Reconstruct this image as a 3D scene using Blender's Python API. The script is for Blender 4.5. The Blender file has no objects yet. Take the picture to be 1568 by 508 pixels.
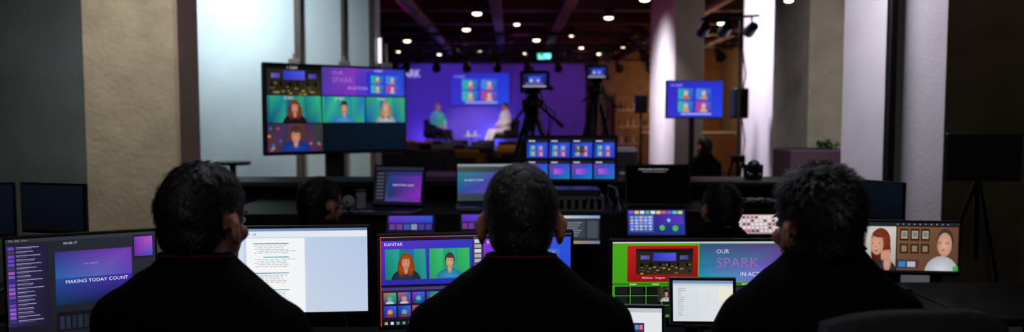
import bpy, math, random
from mathutils import Vector, Matrix, noise
from mathutils.kdtree import KDTree
random.seed(7)
scene = bpy.context.scene
scene.view_settings.view_transform = 'Standard'
scene.view_settings.look = 'None'
scene.view_settings.exposure = 0.0

def lin(h, a=1.0):
    if not isinstance(h, str): return h
    h = h.lstrip('#')
    o = []
    for i in (0, 2, 4):
        c = int(h[i:i+2], 16)/255.0
        o.append(c/12.92 if c <= 0.04045 else ((c+0.055)/1.055)**2.4)
    return (o[0], o[1], o[2], a)

# ---------------------------------------------------------------- materials
def mat(name, c, rough=0.6, metal=0.0, c2=None, scale=8.0, bump=0.0, bscale=60.0, emit=None, estr=0.0, spec=0.5):
    m = bpy.data.materials.new(name); m.use_nodes = True
    nt = m.node_tree; bs = nt.nodes['Principled BSDF']
    bs.inputs['Base Color'].default_value = lin(c)
    bs.inputs['Roughness'].default_value = rough
    bs.inputs['Metallic'].default_value = metal
    bs.inputs['Specular IOR Level'].default_value = spec
    tc = nt.nodes.new('ShaderNodeTexCoord')
    nz = nt.nodes.new('ShaderNodeTexNoise'); nz.inputs['Scale'].default_value = scale
    nz.inputs['Detail'].default_value = 6
    nt.links.new(tc.outputs['Object'], nz.inputs['Vector'])
    rp = nt.nodes.new('ShaderNodeValToRGB')
    rp.color_ramp.elements[0].position = 0.3; rp.color_ramp.elements[1].position = 0.7
    k = lin(c)
    rp.color_ramp.elements[0].color = lin(c2) if c2 else (k[0]*0.85, k[1]*0.85, k[2]*0.85, 1)
    rp.color_ramp.elements[1].color = k
    nt.links.new(nz.outputs['Fac'], rp.inputs['Fac'])
    nt.links.new(rp.outputs['Color'], bs.inputs['Base Color'])
    if bump > 0:
        n2 = nt.nodes.new('ShaderNodeTexNoise'); n2.inputs['Scale'].default_value = bscale
        n2.inputs['Detail'].default_value = 5
        nt.links.new(tc.outputs['Object'], n2.inputs['Vector'])
        bp = nt.nodes.new('ShaderNodeBump'); bp.inputs['Strength'].default_value = bump
        bp.inputs['Distance'].default_value = 0.02
        nt.links.new(n2.outputs['Fac'], bp.inputs['Height'])
        nt.links.new(bp.outputs['Normal'], bs.inputs['Normal'])
    if emit:
        bs.inputs['Emission Color'].default_value = lin(emit)
        bs.inputs['Emission Strength'].default_value = estr
    return m

def screen_mat():
    m = bpy.data.materials.new('lit_display'); m.use_nodes = True
    nt = m.node_tree; nt.nodes.clear()
    out = nt.nodes.new('ShaderNodeOutputMaterial'); em = nt.nodes.new('ShaderNodeEmission')
    at = nt.nodes.new('ShaderNodeAttribute'); at.attribute_name = 'Col'
    nt.links.new(at.outputs['Color'], em.inputs['Color'])
    em.inputs['Strength'].default_value = 0.95
    nt.links.new(em.outputs[0], out.inputs['Surface'])
    return m

SCR = screen_mat()
BLACK = mat('black_plastic', '#0b0b0d', 0.45)
DARKM = mat('black_metal', '#141418', 0.4, 0.6)
GREYM = mat('grey_metal', '#6c6e72', 0.35, 0.8)
SILV = mat('silver_aluminium', '#a8aaae', 0.4, 0.7)
KEYS = mat('keycap_plastic', '#1b1b1f', 0.6)
WHITEP = mat('white_plastic', '#c9c9cc', 0.5)
CONC = mat('beige_concrete', '#9a9282', 0.85, c2='#857d6e', scale=5, bump=0.35, bscale=28)
CONC_D = mat('grey_plaster', '#4a5259', 0.9, c2='#3e454a', scale=3, bump=0.15, bscale=40)
CONC_W = mat('pale_plaster', '#c3ced2', 0.85, c2='#b1bdc2', scale=1.6, bump=0.15, bscale=50)
CONC_WH = mat('white_painted_plaster', '#d8d2dc', 0.8, c2='#cbc4d0', scale=3, bump=0.1, bscale=50)
CONC_B = mat('brown_concrete', '#6e6250', 0.9, c2='#5c5142', scale=4, bump=0.3, bscale=30)
TRIMB = mat('brown_trim', '#8e7a74', 0.6)
TRIMD = mat('dark_brown_trim', '#55463f', 0.6)
CEIL = mat('maroon_ceiling_paint', '#341824', 0.9, c2='#241018', scale=2)
FLOORM = mat('charcoal_carpet', '#1d1d21', 0.95, c2='#151518', scale=30, bump=0.3, bscale=200)
DARKW = mat('dark_wall_paint', '#2a2026', 0.9)
WOODW = mat('warm_wood_panel', '#7d5a3c', 0.6, c2='#5e422b', scale=3)
DESKM = mat('black_desk_laminate', '#0e0e10', 0.6)
TABM = mat('grey_table_laminate', '#8a8b90', 0.5)
DRAPE = mat('black_drape_cloth', '#0a0a0c', 0.95, spec=0.1)
BACKD = mat('purple_backdrop', '#6a4fb0', 0.8, c2='#5f46a4', scale=1.5)
STAGEM = mat('stage_deck', '#23202c', 0.7)
SHIRT = mat('black_cotton', '#08080c', 0.95, bump=0.3, bscale=90, spec=0.1)
PANTS = mat('dark_denim', '#101218', 0.95, spec=0.2)
SHOE = mat('black_leather', '#0c0b0b', 0.5)
SKIN = mat('skin', '#c88a6e', 0.55, c2='#b87a60', scale=30, bump=0.05, bscale=200)
LIP = mat('lips', '#8f4a44', 0.5)
HAIRB = mat('dark_brown_hair', '#1a1210', 0.6, c2='#100b09', scale=40, bump=0.12, bscale=160, spec=0.3)
HAIRG = mat('greying_hair', '#231d1b', 0.6, c2='#161211', scale=60, bump=0.12, bscale=160, spec=0.3)
LOCKB = mat('brown_hair_strand', '#382820', 0.45, c2='#1a120e', scale=90, spec=0.5)
LOCKG = mat('grey_hair_strand', '#463e3a', 0.45, c2='#211b19', scale=90, spec=0.5)
HAIRL = mat('blonde_hair', '#a07848', 0.6, c2='#7e5a34', scale=60)
EYEW = mat('eye_white', '#d8d4ce', 0.3)
EYED = mat('iris_dark', '#1c120c', 0.3)
RED = mat('red_lanyard', '#5c1216', 0.8, spec=0.2)
GREEN = mat('green_knit', '#4fc88a', 0.9)
WHITEC = mat('white_suit_cloth', '#e6e2dc', 0.9)
YEL = mat('yellow_upholstery', '#b8861c', 0.85)
CHAIRF = mat('black_upholstery', '#15151a', 0.9, bump=0.2)
CHAIRG = mat('slate_upholstery', '#4a4a58', 0.7, bump=0.2)
PLANTER = mat('plum_laminate', '#4c3042', 0.7)
LEAF = mat('leaf_green', '#4c7040', 0.6, c2='#32522a', scale=20)
LAMPE = mat('lamp_glow', '#fff0dc', 0.5, emit='#ffe9cf', estr=6.0)
TUBEE = mat('tube_glow', '#ffffff', 0.5, emit='#f4f0ff', estr=1.3)
SIGNE = mat('glowing_backdrop_letters', '#ffffff', 0.5, emit='#e8e0ff', estr=0.55)  # white backdrop lettering, no lamp; emission put in so it reads brighter
EXITE = mat('exit_sign_glow', '#40d0a0', 0.5, emit='#58e8b8', estr=2.0)
REDL = mat('maroon_metal', '#3c1824', 0.6, 0.2)
LENS = mat('lens_glass', '#101828', 0.08)

# ---------------------------------------------------------------- mesh builder
class B:
    def __init__(s):
        s.v=[]; s.f=[]; s.mi=[]; s.sm=[]; s.fc=[]; s.mats=[]; s.M=Matrix.Identity(4)
    def add(s, verts, faces, m, cols=None, smooth=False):
        if m not in s.mats: s.mats.append(m)
        k = s.mats.index(m); n = len(s.v)
        for v in verts: s.v.append(s.M @ Vector(v))
        for i, f in enumerate(faces):
            s.f.append([n+j for j in f]); s.mi.append(k); s.sm.append(smooth)
            s.fc.append(cols[i] if cols else None)
    def box(s, c, size, m, bev=0.0, R=None):
        hx, hy, hz = size[0]/2, size[1]/2, size[2]/2
        b = min(bev, hx*0.9, hy*0.9, hz*0.9)
        vs=[]; idx={}
        R = R or Matrix.Identity(3); c = Vector(c)
        if b <= 0:
            for i in (-1,1):
                for j in (-1,1):
                    for k in (-1,1):
                        idx[(i,j,k)] = len(vs); vs.append(c + R @ Vector((i*hx,j*hy,k*hz)))
            g=lambda *a:[idx[q] for q in a]
            fs=[g((-1,-1,-1),(1,-1,-1),(1,-1,1),(-1,-1,1)), g((1,1,-1),(-1,1,-1),(-1,1,1),(1,1,1)),
                g((1,-1,-1),(1,1,-1),(1,1,1),(1,-1,1)), g((-1,1,-1),(-1,-1,-1),(-1,-1,1),(-1,1,1)),
                g((-1,-1,1),(1,-1,1),(1,1,1),(-1,1,1)), g((-1,1,-1),(1,1,-1),(1,-1,-1),(-1,-1,-1))]
            s.add(vs, fs, m); return
        for i in (-1,1):
            for j in (-1,1):
                for k in (-1,1):
                    for ax in range(3):
                        p=[i*(hx-b), j*(hy-b), k*(hz-b)]
                        p[ax] += (i,j,k)[ax]*b
                        idx[(i,j,k,ax)] = len(vs); vs.append(c + R @ Vector(p))
        fs=[]
        for ax in range(3):
            a2,a3=[(1,2),(0,2),(0,1)][ax]
            for sg in (-1,1):
                q=[]
                for (p1,p2) in ((-1,-1),(1,-1),(1,1),(-1,1)):
                    t=[0,0,0]; t[ax]=sg; t[a2]=p1; t[a3]=p2; q.append(idx[(t[0],t[1],t[2],ax)])
                fs.append(q)
        for ax in range(3):
            a2,a3=[(1,2),(0,2),(0,1)][ax]
            for p1 in (-1,1):
                for p2 in (-1,1):
                    t0=[0,0,0]; t0[ax]=-1; t0[a2]=p1; t0[a3]=p2
                    t1=list(t0); t1[ax]=1
                    fs.append([idx[(*t0,a2)],idx[(*t1,a2)],idx[(*t1,a3)],idx[(*t0,a3)]])
        for i in (-1,1):
            for j in (-1,1):
                for k in (-1,1):
                    fs.append([idx[(i,j,k,0)],idx[(i,j,k,1)],idx[(i,j,k,2)]])
        s.add(vs, fs, m)
    def cyl(s, p0, p1, r0, m, r1=None, seg=12):
        r1 = r0 if r1 is None else r1
        p0=Vector(p0); p1=Vector(p1); d=(p1-p0)
        if d.length < 1e-6: return
        q=d.to_track_quat('Z','Y').to_matrix()
        vs=[]
        for p,r in ((p0,r0),(p1,r1)):
            for i in range(seg):
                a=2*math.pi*i/seg; vs.append(p+q@Vector((r*math.cos(a), r*math.sin(a),0)))
        fs=[[i,(i+1)%seg,seg+(i+1)%seg,seg+i] for i in range(seg)]
        s.add(vs, fs, m, smooth=True)
        s.add(vs[:seg], [list(range(seg))[::-1]], m); s.add(vs[seg:], [list(range(seg))], m)
    def ell(s, c, r, m, R=None, seg=16, rings=10):
        c=Vector(c); R=R or Matrix.Identity(3)
        if not hasattr(r,'__len__'): r=(r,r,r)
        vs=[c+R@Vector((0,0,r[2]))]
        for j in range(1,rings):
            t=math.pi*j/rings
            for i in range(seg):
                a=2*math.pi*i/seg
                vs.append(c+R@Vector((r[0]*math.sin(t)*math.cos(a), r[1]*math.sin(t)*math.sin(a), r[2]*math.cos(t))))
        vs.append(c+R@Vector((0,0,-r[2])))
        fs=[[0,1+i,1+(i+1)%seg] for i in range(seg)]
        for j in range(rings-2):
            o=1+j*seg
            for i in range(seg): fs.append([o+i,o+seg+i,o+seg+(i+1)%seg,o+(i+1)%seg])
        o=1+(rings-2)*seg; L=len(vs)-1
        for i in range(seg): fs.append([o+i,L,o+(i+1)%seg])
        s.add(vs, fs, m, smooth=True)
    def cap(s, p0, r0, p1, r1, m, seg=14):   # tapered capsule
        p0=Vector(p0); p1=Vector(p1); d=p1-p0
        q=d.to_track_quat('Z','Y').to_matrix(); vs=[]; n=5; rows=0
        for j in range(0,n+1):
            t=math.pi/2*(1-j/n)+0.0
            rr=max(r0*math.cos(t),0.0005); zz=-r0*math.sin(t)
            for i in range(seg):
                a=2*math.pi*i/seg; vs.append(p0+q@Vector((rr*math.cos(a),rr*math.sin(a),zz)))
            rows+=1
        for j in range(0,n+1):
            t=math.pi/2*(j/n)
            rr=max(r1*math.cos(t),0.0005); zz=r1*math.sin(t)
            for i in range(seg):
                a=2*math.pi*i/seg; vs.append(p1+q@Vector((rr*math.cos(a),rr*math.sin(a),zz)))
            rows+=1
        fs=[]
        for j in range(rows-1):
            for i in range(seg): fs.append([j*seg+i,j*seg+(i+1)%seg,(j+1)*seg+(i+1)%seg,(j+1)*seg+i])
        fs.append(list(range(seg))[::-1]); fs.append([(rows-1)*seg+i for i in range(seg)])
        s.add(vs, fs, m, smooth=True)
    def loft(s, st, m, seg=28, ex=2.3):  # stations (x,y,z,rx,ry)
        vs=[]
        for (x,y,z,rx,ry) in st:
            for i in range(seg):
                a=2*math.pi*i/seg; ca,sa=math.cos(a),math.sin(a)
                vs.append((x+rx*math.copysign(abs(ca)**(2/ex),ca), y+ry*math.copysign(abs(sa)**(2/ex),sa), z))
        fs=[]
        for j in range(len(st)-1):
            for i in range(seg): fs.append([j*seg+i,j*seg+(i+1)%seg,(j+1)*seg+(i+1)%seg,(j+1)*seg+i])
        fs.append(list(range(seg))[::-1]); fs.append([(len(st)-1)*seg+i for i in range(seg)])
        s.add(vs, fs, m, smooth=True)
    def tube(s, pts, r, m, seg=8, closed=False):
        P=[Vector(p) for p in pts]; n=len(P); vs=[]
        for k in range(n):
            if closed: d=P[(k+1)%n]-P[k-1]
            else: d=P[min(k+1,n-1)]-P[max(k-1,0)]
            q=d.to_track_quat('Z','Y').to_matrix()
            for i in range(seg):
                a=2*math.pi*i/seg; vs.append(P[k]+q@Vector((r*math.cos(a),r*math.sin(a),0)))
        fs=[]
        for k in range(n if closed else n-1):
            for i in range(seg): fs.append([k*seg+i,k*seg+(i+1)%seg,((k+1)%n)*seg+(i+1)%seg,((k+1)%n)*seg+i])
        s.add(vs, fs, m, smooth=True)
    def mesh(s, name):
        me=bpy.data.meshes.new(name)
        me.from_pydata([tuple(v) for v in s.v], [], s.f)
        for m in s.mats: me.materials.append(m)
        me.polygons.foreach_set('material_index', s.mi)
        me.polygons.foreach_set('use_smooth', s.sm)
        if any(c is not None for c in s.fc):
            at=me.color_attributes.new('Col','FLOAT_COLOR','CORNER')
            data=[]
            for f,c in zip(s.f,s.fc):
                for j in range(len(f)):
                    data.extend(c[j] if c else (0,0,0,1))
            at.data.foreach_set('color', data)
        me.update()
        return me
    def obj(s, name, M=None, parent=None):
        ob=bpy.data.objects.new(name, s.mesh(name)); scene.collection.objects.link(ob)
        if M is not None: ob.matrix_world=M
        if parent: ob.parent=parent
        return ob

def TR(x,y,z,rz=0.0,sc=1.0):
    return Matrix.Translation((x,y,z)) @ Matrix.Rotation(math.radians(rz),4,'Z') @ Matrix.Scale(sc,4)

def remesh(b, voxel, it=4, name='r'):
    ob=bpy.data.objects.new('tmp', b.mesh('tmp')); scene.collection.objects.link(ob)
    md=ob.modifiers.new('r','REMESH'); md.mode='VOXEL'; md.voxel_size=voxel; md.use_smooth_shade=True
    sm=ob.modifiers.new('s','SMOOTH'); sm.iterations=it; sm.factor=0.5
    dg=bpy.context.evaluated_depsgraph_get(); dg.update()
    me=bpy.data.meshes.new_from_object(ob.evaluated_get(dg)); me.name=name
    old=ob.data; bpy.data.objects.remove(ob); bpy.data.meshes.remove(old)
    me.materials.clear()
    return me

_tx={}
def text_geo(t):
    if t in _tx: return _tx[t]
    cu=bpy.data.curves.new('t','FONT'); cu.body=t; cu.size=1.0; cu.resolution_u=2
    ob=bpy.data.objects.new('t',cu); scene.collection.objects.link(ob)
    dg=bpy.context.evaluated_depsgraph_get(); dg.update()
    me=bpy.data.meshes.new_from_object(ob.evaluated_get(dg))
    vs=[(v.co.x,v.co.y) for v in me.vertices]; fs=[list(p.vertices) for p in me.polygons]
    bpy.data.objects.remove(ob); bpy.data.curves.remove(cu); bpy.data.meshes.remove(me)
    _tx[t]=(vs,fs); return _tx[t]

# ---------------------------------------------------------------- display drawing
class Scr:
    def __init__(s,b,w,h,x0,z1,y0):
        s.b=b; s.w=w; s.h=h; s.x0=x0; s.z1=z1; s.y0=y0
    def P(s,u,v,L): return (s.x0+u*s.w, s.y0-L*0.0007, s.z1-v*s.h)
    def rect(s,u0,v0,u1,v1,c,L=1,c2=None,c3=None,c4=None):
        a=lin(c); cs=[a, lin(c2) if c2 else a, lin(c3) if c3 else (lin(c2) if c2 else a), lin(c4) if c4 else a]
        s.b.add([s.P(u0,v1,L),s.P(u1,v1,L),s.P(u1,v0,L),s.P(u0,v0,L)],[[0,1,2,3]],SCR,[[cs[3],cs[2],cs[1],cs[0]]])
    def ell(s,u,v,r,c,L=2,ry=None,clip=None,n=20,rim=None,cen=(0,0)):   # r as fraction of screen height
        ry=ry or r; ru=r*s.h/s.w; pts=[]
        def cl(x,y):
            if clip: x=min(max(x,clip[0]),clip[2]); y=min(max(y,clip[1]),clip[3])
            return s.P(x,y,L)
        for i in range(n):
            a=2*math.pi*i/n; pts.append(cl(u+ru*math.cos(a), v-ry*math.sin(a)))
        k=lin(c)
        if rim is None: s.b.add(pts,[list(range(n))],SCR,[[k]*n]); return
        e=lin(rim) if isinstance(rim,str) else (k[0]*rim,k[1]*rim,k[2]*rim,1)
        pts.append(cl(u+cen[0]*ru,v+cen[1]*ry))
        s.b.add(pts,[[n,i,(i+1)%n] for i in range(n)],SCR,[[k,e,e] for i in range(n)])
    def txt(s,t,u,v,h,c,L=3,sx=1.0):
        vs,fs=text_geo(t); k=h*s.h/0.7; cc=lin(c)
        X0=s.x0+u*s.w; Z0=s.z1-(v+h)*s.h; y=s.y0-L*0.0007
        s.b.add([(X0+a*k*sx,y,Z0+b*k) for a,b in vs],fs,SCR,[[cc]*len(f) for f in fs])
    def pic(s,u0,v0,u1,v1,bg,hair,skin,shirt,L=2,long=False,big=1.0,glasses=False):
        s.rect(u0,v0,u1,v1,bg[0],L,bg[1],bg[2],bg[3])
        w=u1-u0; h=v1-v0; cx=(u0+u1)/2; cl=(u0,v0,u1,v1); A=s.h/s.w
        for k in range(3):
            a=lin(bg[k]); a=(a[0]*1.25,a[1]*1.25,a[2]*1.25,1); b0=lin(bg[(k+2)%4]); x=u0+w*(0.05+0.32*k); x2=min(x+w*0.28,u1)
            s.rect(x,v0,x2,v1,b0,L+0.3,a,b0,lin(bg[3]))
        s.ell(cx,v1+0.04*h,0.44*h*big,shirt,L+1,0.36*h*big,cl,rim=0.55,cen=(0,-.3))
        if long:
            for sg in (-1,1):
                s.ell(cx+sg*0.13*h*A*big,v0+0.60*h,0.12*h*big,hair,L+2,0.27*h*big,cl,rim=0.4)
        s.ell(cx,v0+0.40*h,(0.19 if long else 0.155)*h*big,hair,L+2.2,0.25*h*big,cl,rim=0.5,cen=(0.2,-.5))
        s.ell(cx,v0+0.68*h,0.065*h*big,skin,L+2.6,0.14*h*big,cl,rim=0.6)
        s.ell(cx,v0+0.45*h,0.125*h*big,skin,L+3,0.19*h*big,cl,rim=0.68,cen=(-.2,-.1))
        s.ell(cx+0.02*h*A,v0+0.27*h,0.115*h*big,hair,L+3.4,0.055*h*big,cl,rim=0.8)
        s.ell(cx,v0+0.555*h,0.042*h*big,'#8a3c34',L+4,0.016*h*big,cl,10)
        s.ell(cx,v0+0.55*h,0.028*h*big,'#e8dcd4',L+4.4,0.006*h*big,cl,10)
        s.ell(cx-0.008*h*A,v0+0.48*h,0.014*h*big,skin,L+4,0.035*h*big,cl,8,rim=0.7)
        for sg in (-1,1):
            x=cx+sg*0.052*h*big*A
            s.ell(x,v0+0.415*h,0.014*h*big,'#2a1a18',L+4,None,cl,8); s.ell(x,v0+0.38*h,0.026*h*big,hair,L+4,0.007*h*big,cl,8)
            if glasses: s.ell(x,v0+0.42*h,0.042*h*big,'#403434',L+3.7,0.036*h*big,cl,12); s.ell(x,v0+0.42*h,0.034*h*big,skin,L+3.9,0.028*h*big,cl,12)

def tiles4(S,u0,v0,u1,v1,L=2):
    w=(u1-u0); h=(v1-v0)
    cols=[('#28b8a8','#c86a40'),('#4a90e0','#d89060'),('#40c0a0','#d0a070'),('#c04878','#e0b090')]
    k=0
    for j in range(2):
        for i in range(2):
            a=u0+i*w*0.54; b=v0+j*h*0.54; bg,p=cols[k]; k+=1
            S.rect(a,b,a+w*0.46,b+h*0.46,bg,L,'#3860d8','#2848c0',bg)
            S.ell(a+w*0.23,b+h*0.46,0.16*h,p,L+1,0.16*h,(a,b,a+w*0.46,b+h*0.46),12)
            S.ell(a+w*0.23,b+h*0.2,0.09*h,'#e8b898',L+2,0.11*h,None,12)

def control_room_pic(S,u0,v0,u1,v1,L):
    w=u1-u0; h=v1-v0; P=lambda a,b:(u0+a*w,v0+b*h)
    S.rect(u0,v0,u1,v1,'#2a2620',L,'#16140f','#3a3424','#2a2418')
    S.rect(*P(.0,.0),*P(1,.10),'#0e0c0e',L+.5)
    S.rect(*P(.30,.16),*P(.70,.48),'#2c3cc0',L+1,'#4a5cf0','#5a48c8','#3038a8')
    S.rect(*P(.08,.26),*P(.24,.42),'#6a60b8',L+1,'#4a48a0'); S.rect(*P(.77,.26),*P(.92,.42),'#5858b0',L+1,'#403a90')
    r=random.Random(int(u0*1000)+3)
    for i in range(34):
        a=.03+r.random()*.92; b=.56+r.random()*.40; t=.02+r.random()*.03
        S.rect(*P(a,b),*P(min(a+t*1.4,1),min(b+t*1.5,1)),r.choice(['#6a5c2c','#4a4438','#7a7048','#282c34','#141414','#9a8c3c']),L+1)
    for i in range(6): S.ell(*P(.1+.16*i,.62),.05*h,'#0c0a0a',L+1.5,.09*h,None,10)

def art_tv(S):
    S.rect(0,0,1,1,'#04060b',0)
    control_room_pic(S,.01,.015,.37,.34,1)
    S.txt('1 CAM',.14,.018,.03,'#d8d8d8',3)
    S.rect(.378,.01,.995,.335,'#8232b8',1,'#2440c8','#3448d8','#6a2cb0')
    S.rect(.378,.01,.62,.335,'#483a9a',1.4,'#8a38c0','#7a34b8','#5038a8')
    S.txt('OUR',.45,.05,.045,'#a880d8',3); S.txt('SPARK',.45,.12,.065,'#a070d0',3); S.txt('IN ACTION',.56,.23,.035,'#c8a8f0',3)
    S.rect(.70,.05,.97,.325,'#2434c0',2,'#2a4ae0','#3058e0','#2838c8'); tiles4(S,.735,.09,.945,.30,3)
    S.txt('4 KEY',.76,.02,.03,'#d8d8f0',4)
    S.pic(.01,.35,.372,.655,('#1c7f88','#2a9a70','#30a878','#124a70'),'#8a3a20','#d09078','#201820',1,True,1.05)
    S.pic(.38,.35,.688,.655,('#2fae80','#1a8aa0','#1f66b0','#2a9a80'),'#3a2a20','#d8a080','#4a98d8',1,False)
    S.pic(.695,.35,.995,.655,('#2a9a90','#2fae70','#3a9a60','#1858a8'),'#c89878','#e0b098','#b8c0c8',1,True)
    for k,u in enumerate((.12,.47,.78)): S.txt('%d SRC'%(k+5),u,.358,.032,'#e0e8e8',6)
    S.pic(.01,.665,.38,.985,('#382858','#4a3020','#283828','#5a3048'),'#50382c','#d89878','#2040a0',1,False,1.3,True)
    for i in range(24):
        u=.015+random.random()*.36; v=.68+random.random()*.29
        if abs(u-.195)>.09: S.ell(u,v,.018,random.choice(['#a84050','#c08a30','#4060a0','#60a060','#a060a0']),3,None,None,8)
    S.rect(.39,.665,.995,.985,'#0a1420',1,'#0c1a2c','#0a1424','#0a121c')

def art_ui(S):
    S.rect(0,0,1,1,'#23252e',0,'#2c2e38','#22242c','#1a1b22')
    S.rect(0,0,1,.035,'#34363f',1)
    S.txt('File  Edit  View',.02,.006,.018,'#9a9aa8',2)
    S.txt('00:42:17',.37,.055,.024,'#c8c8d8',2)
    S.rect(.0,.06,.27,.86,'#2c2444',1,'#22203a','#1e1c2c','#342858')
    for i in range(19):
        v=.075+i*.040
        S.rect(.012,v,.052,v+.030,random.choice(['#6a44c0','#8456cc','#3a3480','#9a5cc0','#444058']),2)
        S.rect(.065,v+.004,.065+random.uniform(.08,.17),v+.012,'#9a96b8',2)
        S.rect(.065,v+.019,.065+random.uniform(.04,.12),v+.025,'#625e80',2)
    S.rect(.31,.15,.83,.69,'#34308c',1,'#7838b4','#1f4cb0','#1880b8')
    S.rect(.31,.42,.83,.69,'#2848a0',1.5,'#4030a0','#0c1030','#14304c')
    S.txt('MAKING TODAY COUNT',.375,.44,.034,'#f4f0ff',3)
    S.txt('our spark',.50,.27,.022,'#b090e0',3)
    S.rect(.84,.03,.985,.27,'#241c30',2); S.rect(.85,.045,.98,.25,'#7a3ab8',3,'#b858c8','#3450c8','#5a2ca0')
    S.rect(.85,.30,.98,.40,'#2a2a34',2)
    for i in range(9): S.rect(.86,.45+i*.03,.86+random.uniform(.05,.12),.46+i*.03,'#5c5c70',2)
    S.rect(.31,.76,.83,.95,'#14141b',1)
    for i in range(12): S.rect(.33+i*.04,.80,.36+i*.04,.93,random.choice(['#25252f','#2e2a48','#20303c']),2)

def art_doc(S):
    S.rect(0,0,1,1,'#cddcf0',0,'#c4d6f2','#d2def0','#c8d6ec')
    S.rect(0,0,1,.03,'#8ea4c8',1,'#5f7fb8','#5f7fb8','#8ea4c8')
    S.rect(0,.03,1,.10,'#e8eef6',1)
    for i in range(14): S.rect(.03+i*.03,.055,.045+i*.03,.075,'#a8b4c8',2)
    S.rect(.385,.11,.68,1,'#f8fafc',2)
    random.seed(3)
    for blk,v in enumerate((.17,.33,.52,.72,.86)):
        S.rect(.47 if blk%2 else .42,v,.60,v+.010,'#2a9a9a',3)
        for i in range(5):
            vv=v+.028+i*.021; u=.425+.02*(i%2)
            while u<.43+random.uniform(.1,.2):
                wd=random.uniform(.008,.03); S.rect(u,vv,u+wd,vv+.006,'#98a2ae',3); u+=wd+.006
    S.rect(.69,.11,.997,1,'#c2d3ec',1,'#b8ccea','#c4d4ea','#ccd8ea')
    S.rect(.01,.12,.37,1,'#d8e4f4',1)

def art_switch(S):
    S.rect(0,0,1,1,'#0e1020',0)
    S.rect(0,0,1,.035,'#1c1e30',1)
    S.rect(.005,.045,.475,.54,'#5a34c8',1,'#3a3ac0','#2434b0','#3428a8')
    S.txt('KANTAR',.02,.065,.036,'#e8e0ff',3)
    S.pic(.025,.14,.235,.48,('#1f9a88','#2a58a0','#2f8f90','#108070'),'#b8501c','#e09878','#283850',2,True,1.1)
    S.pic(.25,.14,.46,.48,('#2fb06a','#1f9a88','#3aa85a','#28a060'),'#5a4030','#e0ac90','#3a98c8',2,False,1.05)
    S.rect(.478,.02,.525,.56,'#4a4e58',1)
    for i in range(9): S.rect(.484,.05+i*.055,.519,.09+i*.055,random.choice(['#7a4ac8','#b0b0b8','#5a6070','#d8d8e0']),2)
    S.rect(.53,.045,.995,.56,'#8a3cd8',1,'#2c58e0','#2a48d0','#4a2cb0')
    S.txt('KANTAR',.55,.065,.036,'#f0e8ff',3)
    tiles4(S,.76,.18,.94,.46,2)
    S.rect(.005,.56,.995,.93,'#262040',1,'#1c1a30','#181628','#221838')
    random.seed(5)
    for j in range(2):
        for i in range(7):
            u=.015+i*.073; v=.625+j*.15
            S.rect(u,v,u+.064,v+.125,random.choice(['#7a38d0','#2a3cc0','#b8385a','#28907a','#c06030']),2,random.choice(['#2f68e0','#40b080','#9a3cc0']),random.choice(['#2040b0','#702ca0','#208060']),'#30206a')
            S.ell(u+.032,v+.07,.032,random.choice(['#e0a078','#60c0c0','#e8d860']),3,None,None,10,rim=.6)
            S.ell(u+.032,v+.125,.05,random.choice(['#a03848','#2a60a0','#d8d8e0']),3,.035,(u,v,u+.064,v+.125),12,rim=.6)
    S.rect(.005,.57,.5,.60,'#4a3a80',2)
    for i in range(5): S.rect(.56+i*.08,.62,.62+i*.08,.88,random.choice(['#2a2a40','#382a60','#203048']),2)
    S.rect(0,.94,1,1,'#10182c',1)
    for i in range(12): S.rect(.02+i*.03,.955,.035+i*.03,.985,random.choice(['#4a90e0','#e0e0e8','#e0a030','#50b060']),2)
    S.rect(0,0,.004,1,'#e0452a',2); S.rect(0,0,1,.008,'#d0602a',2,'#6a40e0','#6a40e0','#d0602a')

def art_green(S):
    S.rect(0,0,1,1,'#4aa81c',0,'#58b81e','#3a9416','#3c9a18')
    S.rect(0,0,1,.02,'#c8c8d0',1)
    S.rect(.085,.05,.495,.53,'#c02020',1,'#b01818','#8c1212','#981414')
    control_room_pic(S,.135,.09,.465,.43,2)
    S.txt('Multiview   Program',.17,.46,.026,'#f0d0c8',3)
    S.rect(.502,.03,.99,.54,'#34507a',1,'#5a3a80','#7a48c8','#1f98b8')
    S.rect(.502,.29,.99,.54,'#2a70a0',1.5,'#7a44b8','#8a50d0','#18a0b8')
    S.txt('OUR',.60,.10,.055,'#d8d0e8',3); S.txt('SPARK',.60,.21,.13,'#9a64b8',3,1.05); S.txt('IN ACTION',.74,.40,.055,'#e8e0f8',3)
    S.rect(0,.545,1,.575,'#2c7a14',1)
    for i in range(6): S.rect(.1+i*.13,.552,.14+i*.13,.568,'#a8d888',2)
    S.rect(.01,.58,.38,.97,'#0a140c',1); S.rect(.38,.58,.99,.97,'#101418',1)
    for i in range(5): S.rect(.01+i*.0917,.58,.014+i*.0917,.97,'#48b030',2)
    for j in range(4): S.rect(.01,.58+j*.128,.38,.588+j*.128,'#48b030',2)
    for j in range(3):
        for i in range(4): S.rect(.02+i*.0917,.60+j*.128,.085+i*.0917,.69+j*.128,random.choice(['#141c18','#1c1c20','#101810']),2)
    S.pic(.26,.60,.365,.79,('#3a3a2c','#4a4a38','#302c24','#28241c'),'#1c1410','#c09078','#c8c8c8',2)
    S.rect(.39,.60,.60,.78,'#7a1c1c',2); S.rect(.62,.60,.8,.78,'#20304a',2)

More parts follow.
